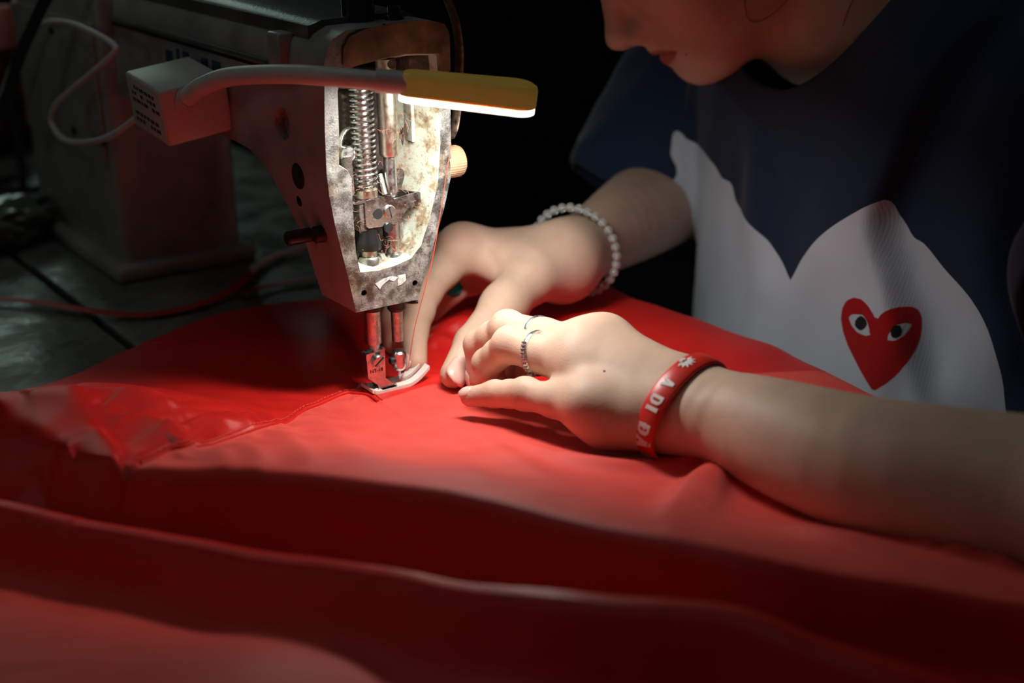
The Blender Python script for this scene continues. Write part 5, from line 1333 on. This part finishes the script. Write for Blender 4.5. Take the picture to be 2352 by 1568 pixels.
# rings on the near hand
def ring_frame(f_, t, tilt=0.0):
    p = LH[f_]; c = p[0] + (p[1] - p[0]) * t; a_ = vn(p[1] - p[0]); n_ = vn(np.array([0, 0, 1.]) - a_ * a_[2]); s_ = np.cross(a_, n_)
    a2 = vn(a_ + n_ * tilt); n2_ = vn(n_ - a2 * (n_ @ a2)); return c, a2, n2_, np.cross(a2, n2_)
def fit_r(c, a_, n_, s_):
    out = []
    for i in range(36):
        d = n_ * math.cos(i * math.pi / 18) + s_ * math.sin(i * math.pi / 18); hit = bvh.ray_cast(Vector(c), Vector(d), 0.02); out.append(hit[3] if hit[0] is not None else np.nan)
    out = np.array(out); med = np.nanmedian(out); return np.where(np.isnan(out) | (out > med * 1.25), med, out)
def ring_pt(fr_, i, off, w_=0.0):
    c, a_, n_, s_, rr_ = fr_; k = i % 36; k0 = int(k); r_ = rr_[k0] * (1 - k + k0) + rr_[(k0 + 1) % 36] * (k - k0); t = k * math.pi / 18
    return c + (n_ * math.cos(t) + s_ * math.sin(t)) * (r_ + off) + a_ * w_
def ring_band(name, fr_, hw_, th, parent=None, shape=None):
    G = []
    for w_, o_ in ((-1, -.0003), (-1, .6), (-.5, 1), (.5, 1), (1, .6), (1, -.0003), (-1, -.0003)):
        G.append([ring_pt(fr_, j * 36 / 72, (o_ * th if o_ > 0 else o_) if shape is None else (o_ * th * shape(j / 72) if o_ > 0 else o_), w_ * hw_ * (1 if shape is None else shape(j / 72))) for j in range(73)])
    G = np.array(G); return mesh_obj(name, grid_mesh(name, G[:, :, 0], G[:, :, 1], G[:, :, 2]), M['silver'], parent, True, 50)
def frame_r(f_, t, tilt):
    c, a_, n_, s_ = ring_frame(f_, t, tilt); r_ = fit_r(c, a_, n_, s_)
    for _ in range(6): r_ = (np.roll(r_, 1) + 2 * r_ + np.roll(r_, -1)) / 4
    return (c, a_, n_, s_, r_)
fm = frame_r('middle', .56, -.25); o = ring_band('plain_ring', fm, .0014, .0009); tag(o, 'plain narrow silver ring on the middle finger of the near hand', 'ring')
fg = frame_r('ring', .60, -.28)
sr = tag(empty('stone_ring', tuple(fg[0])), 'silver ring set with rows of small stones on the near ring finger', 'ring')
_RI = Matrix.Translation(-Vector(sr.location))
def rp_(o): o.parent = sr; o.matrix_parent_inverse = _RI; return o
rp_(ring_band('ring_band', fg, .0016, .0013, None))
# which side of the ring looks at the camera
i_cam = max(range(36), key=lambda i: (vn(ring_pt(fg, i, 0) - fg[0]) @ vn(CAM - fg[0])))
i_low = max(range(36), key=lambda i: (vn(ring_pt(fg, i, 0) - fg[0]) @ (vn(CAM - fg[0]) - np.array([0, 0, .8]))))
stp = 1 if ((i_low - i_cam) % 36) < 18 else -1
gem = bmesh.new(); bmesh.ops.create_icosphere(gem, subdivisions=1, radius=.00078); gme = bpy.data.meshes.new('stone'); gem.to_mesh(gme); gem.free(); gme.materials.append(M['stone'])
for k in range(9):
    for w_ in (-.0008, .0008):
        P = ring_pt(fg, (i_cam + stp * (k * .95 - 2.5)) % 36, .0015, w_); o = bpy.data.objects.new('stone', gme); COL.objects.link(o); o.location = P; rp_(o)
        P = ring_pt(fg, (i_cam + stp * (k * .95 - 2.0)) % 36, .0014, w_ * 1.9); s2 = bpy.data.objects.new('prong_bead', bead_me); COL.objects.link(s2); s2.location = P; s2.scale = (.1, .1, .1); rp_(s2)
P = ring_pt(fg, (i_cam + stp * 7.0) % 36, .0016); nr = vn(P - fg[0])
rp_(lathe('large_stone', P, nr, [(.0006, -.0008), (.0018, .0004), (.0013, .0012), (.0006, .0013)], M['stone'], None, 8, 20))
for dx_, dy_ in ((1, 1), (1, -1), (-1, 1), (-1, -1)):
    t_ = np.cross(nr, fg[1]); q = P + fg[1] * dx_ * .0014 + t_ * dy_ * .0014; rp_(tube('prong', [q - nr * .0012, q + nr * .0010], .0003, M['silver'], None, 6))
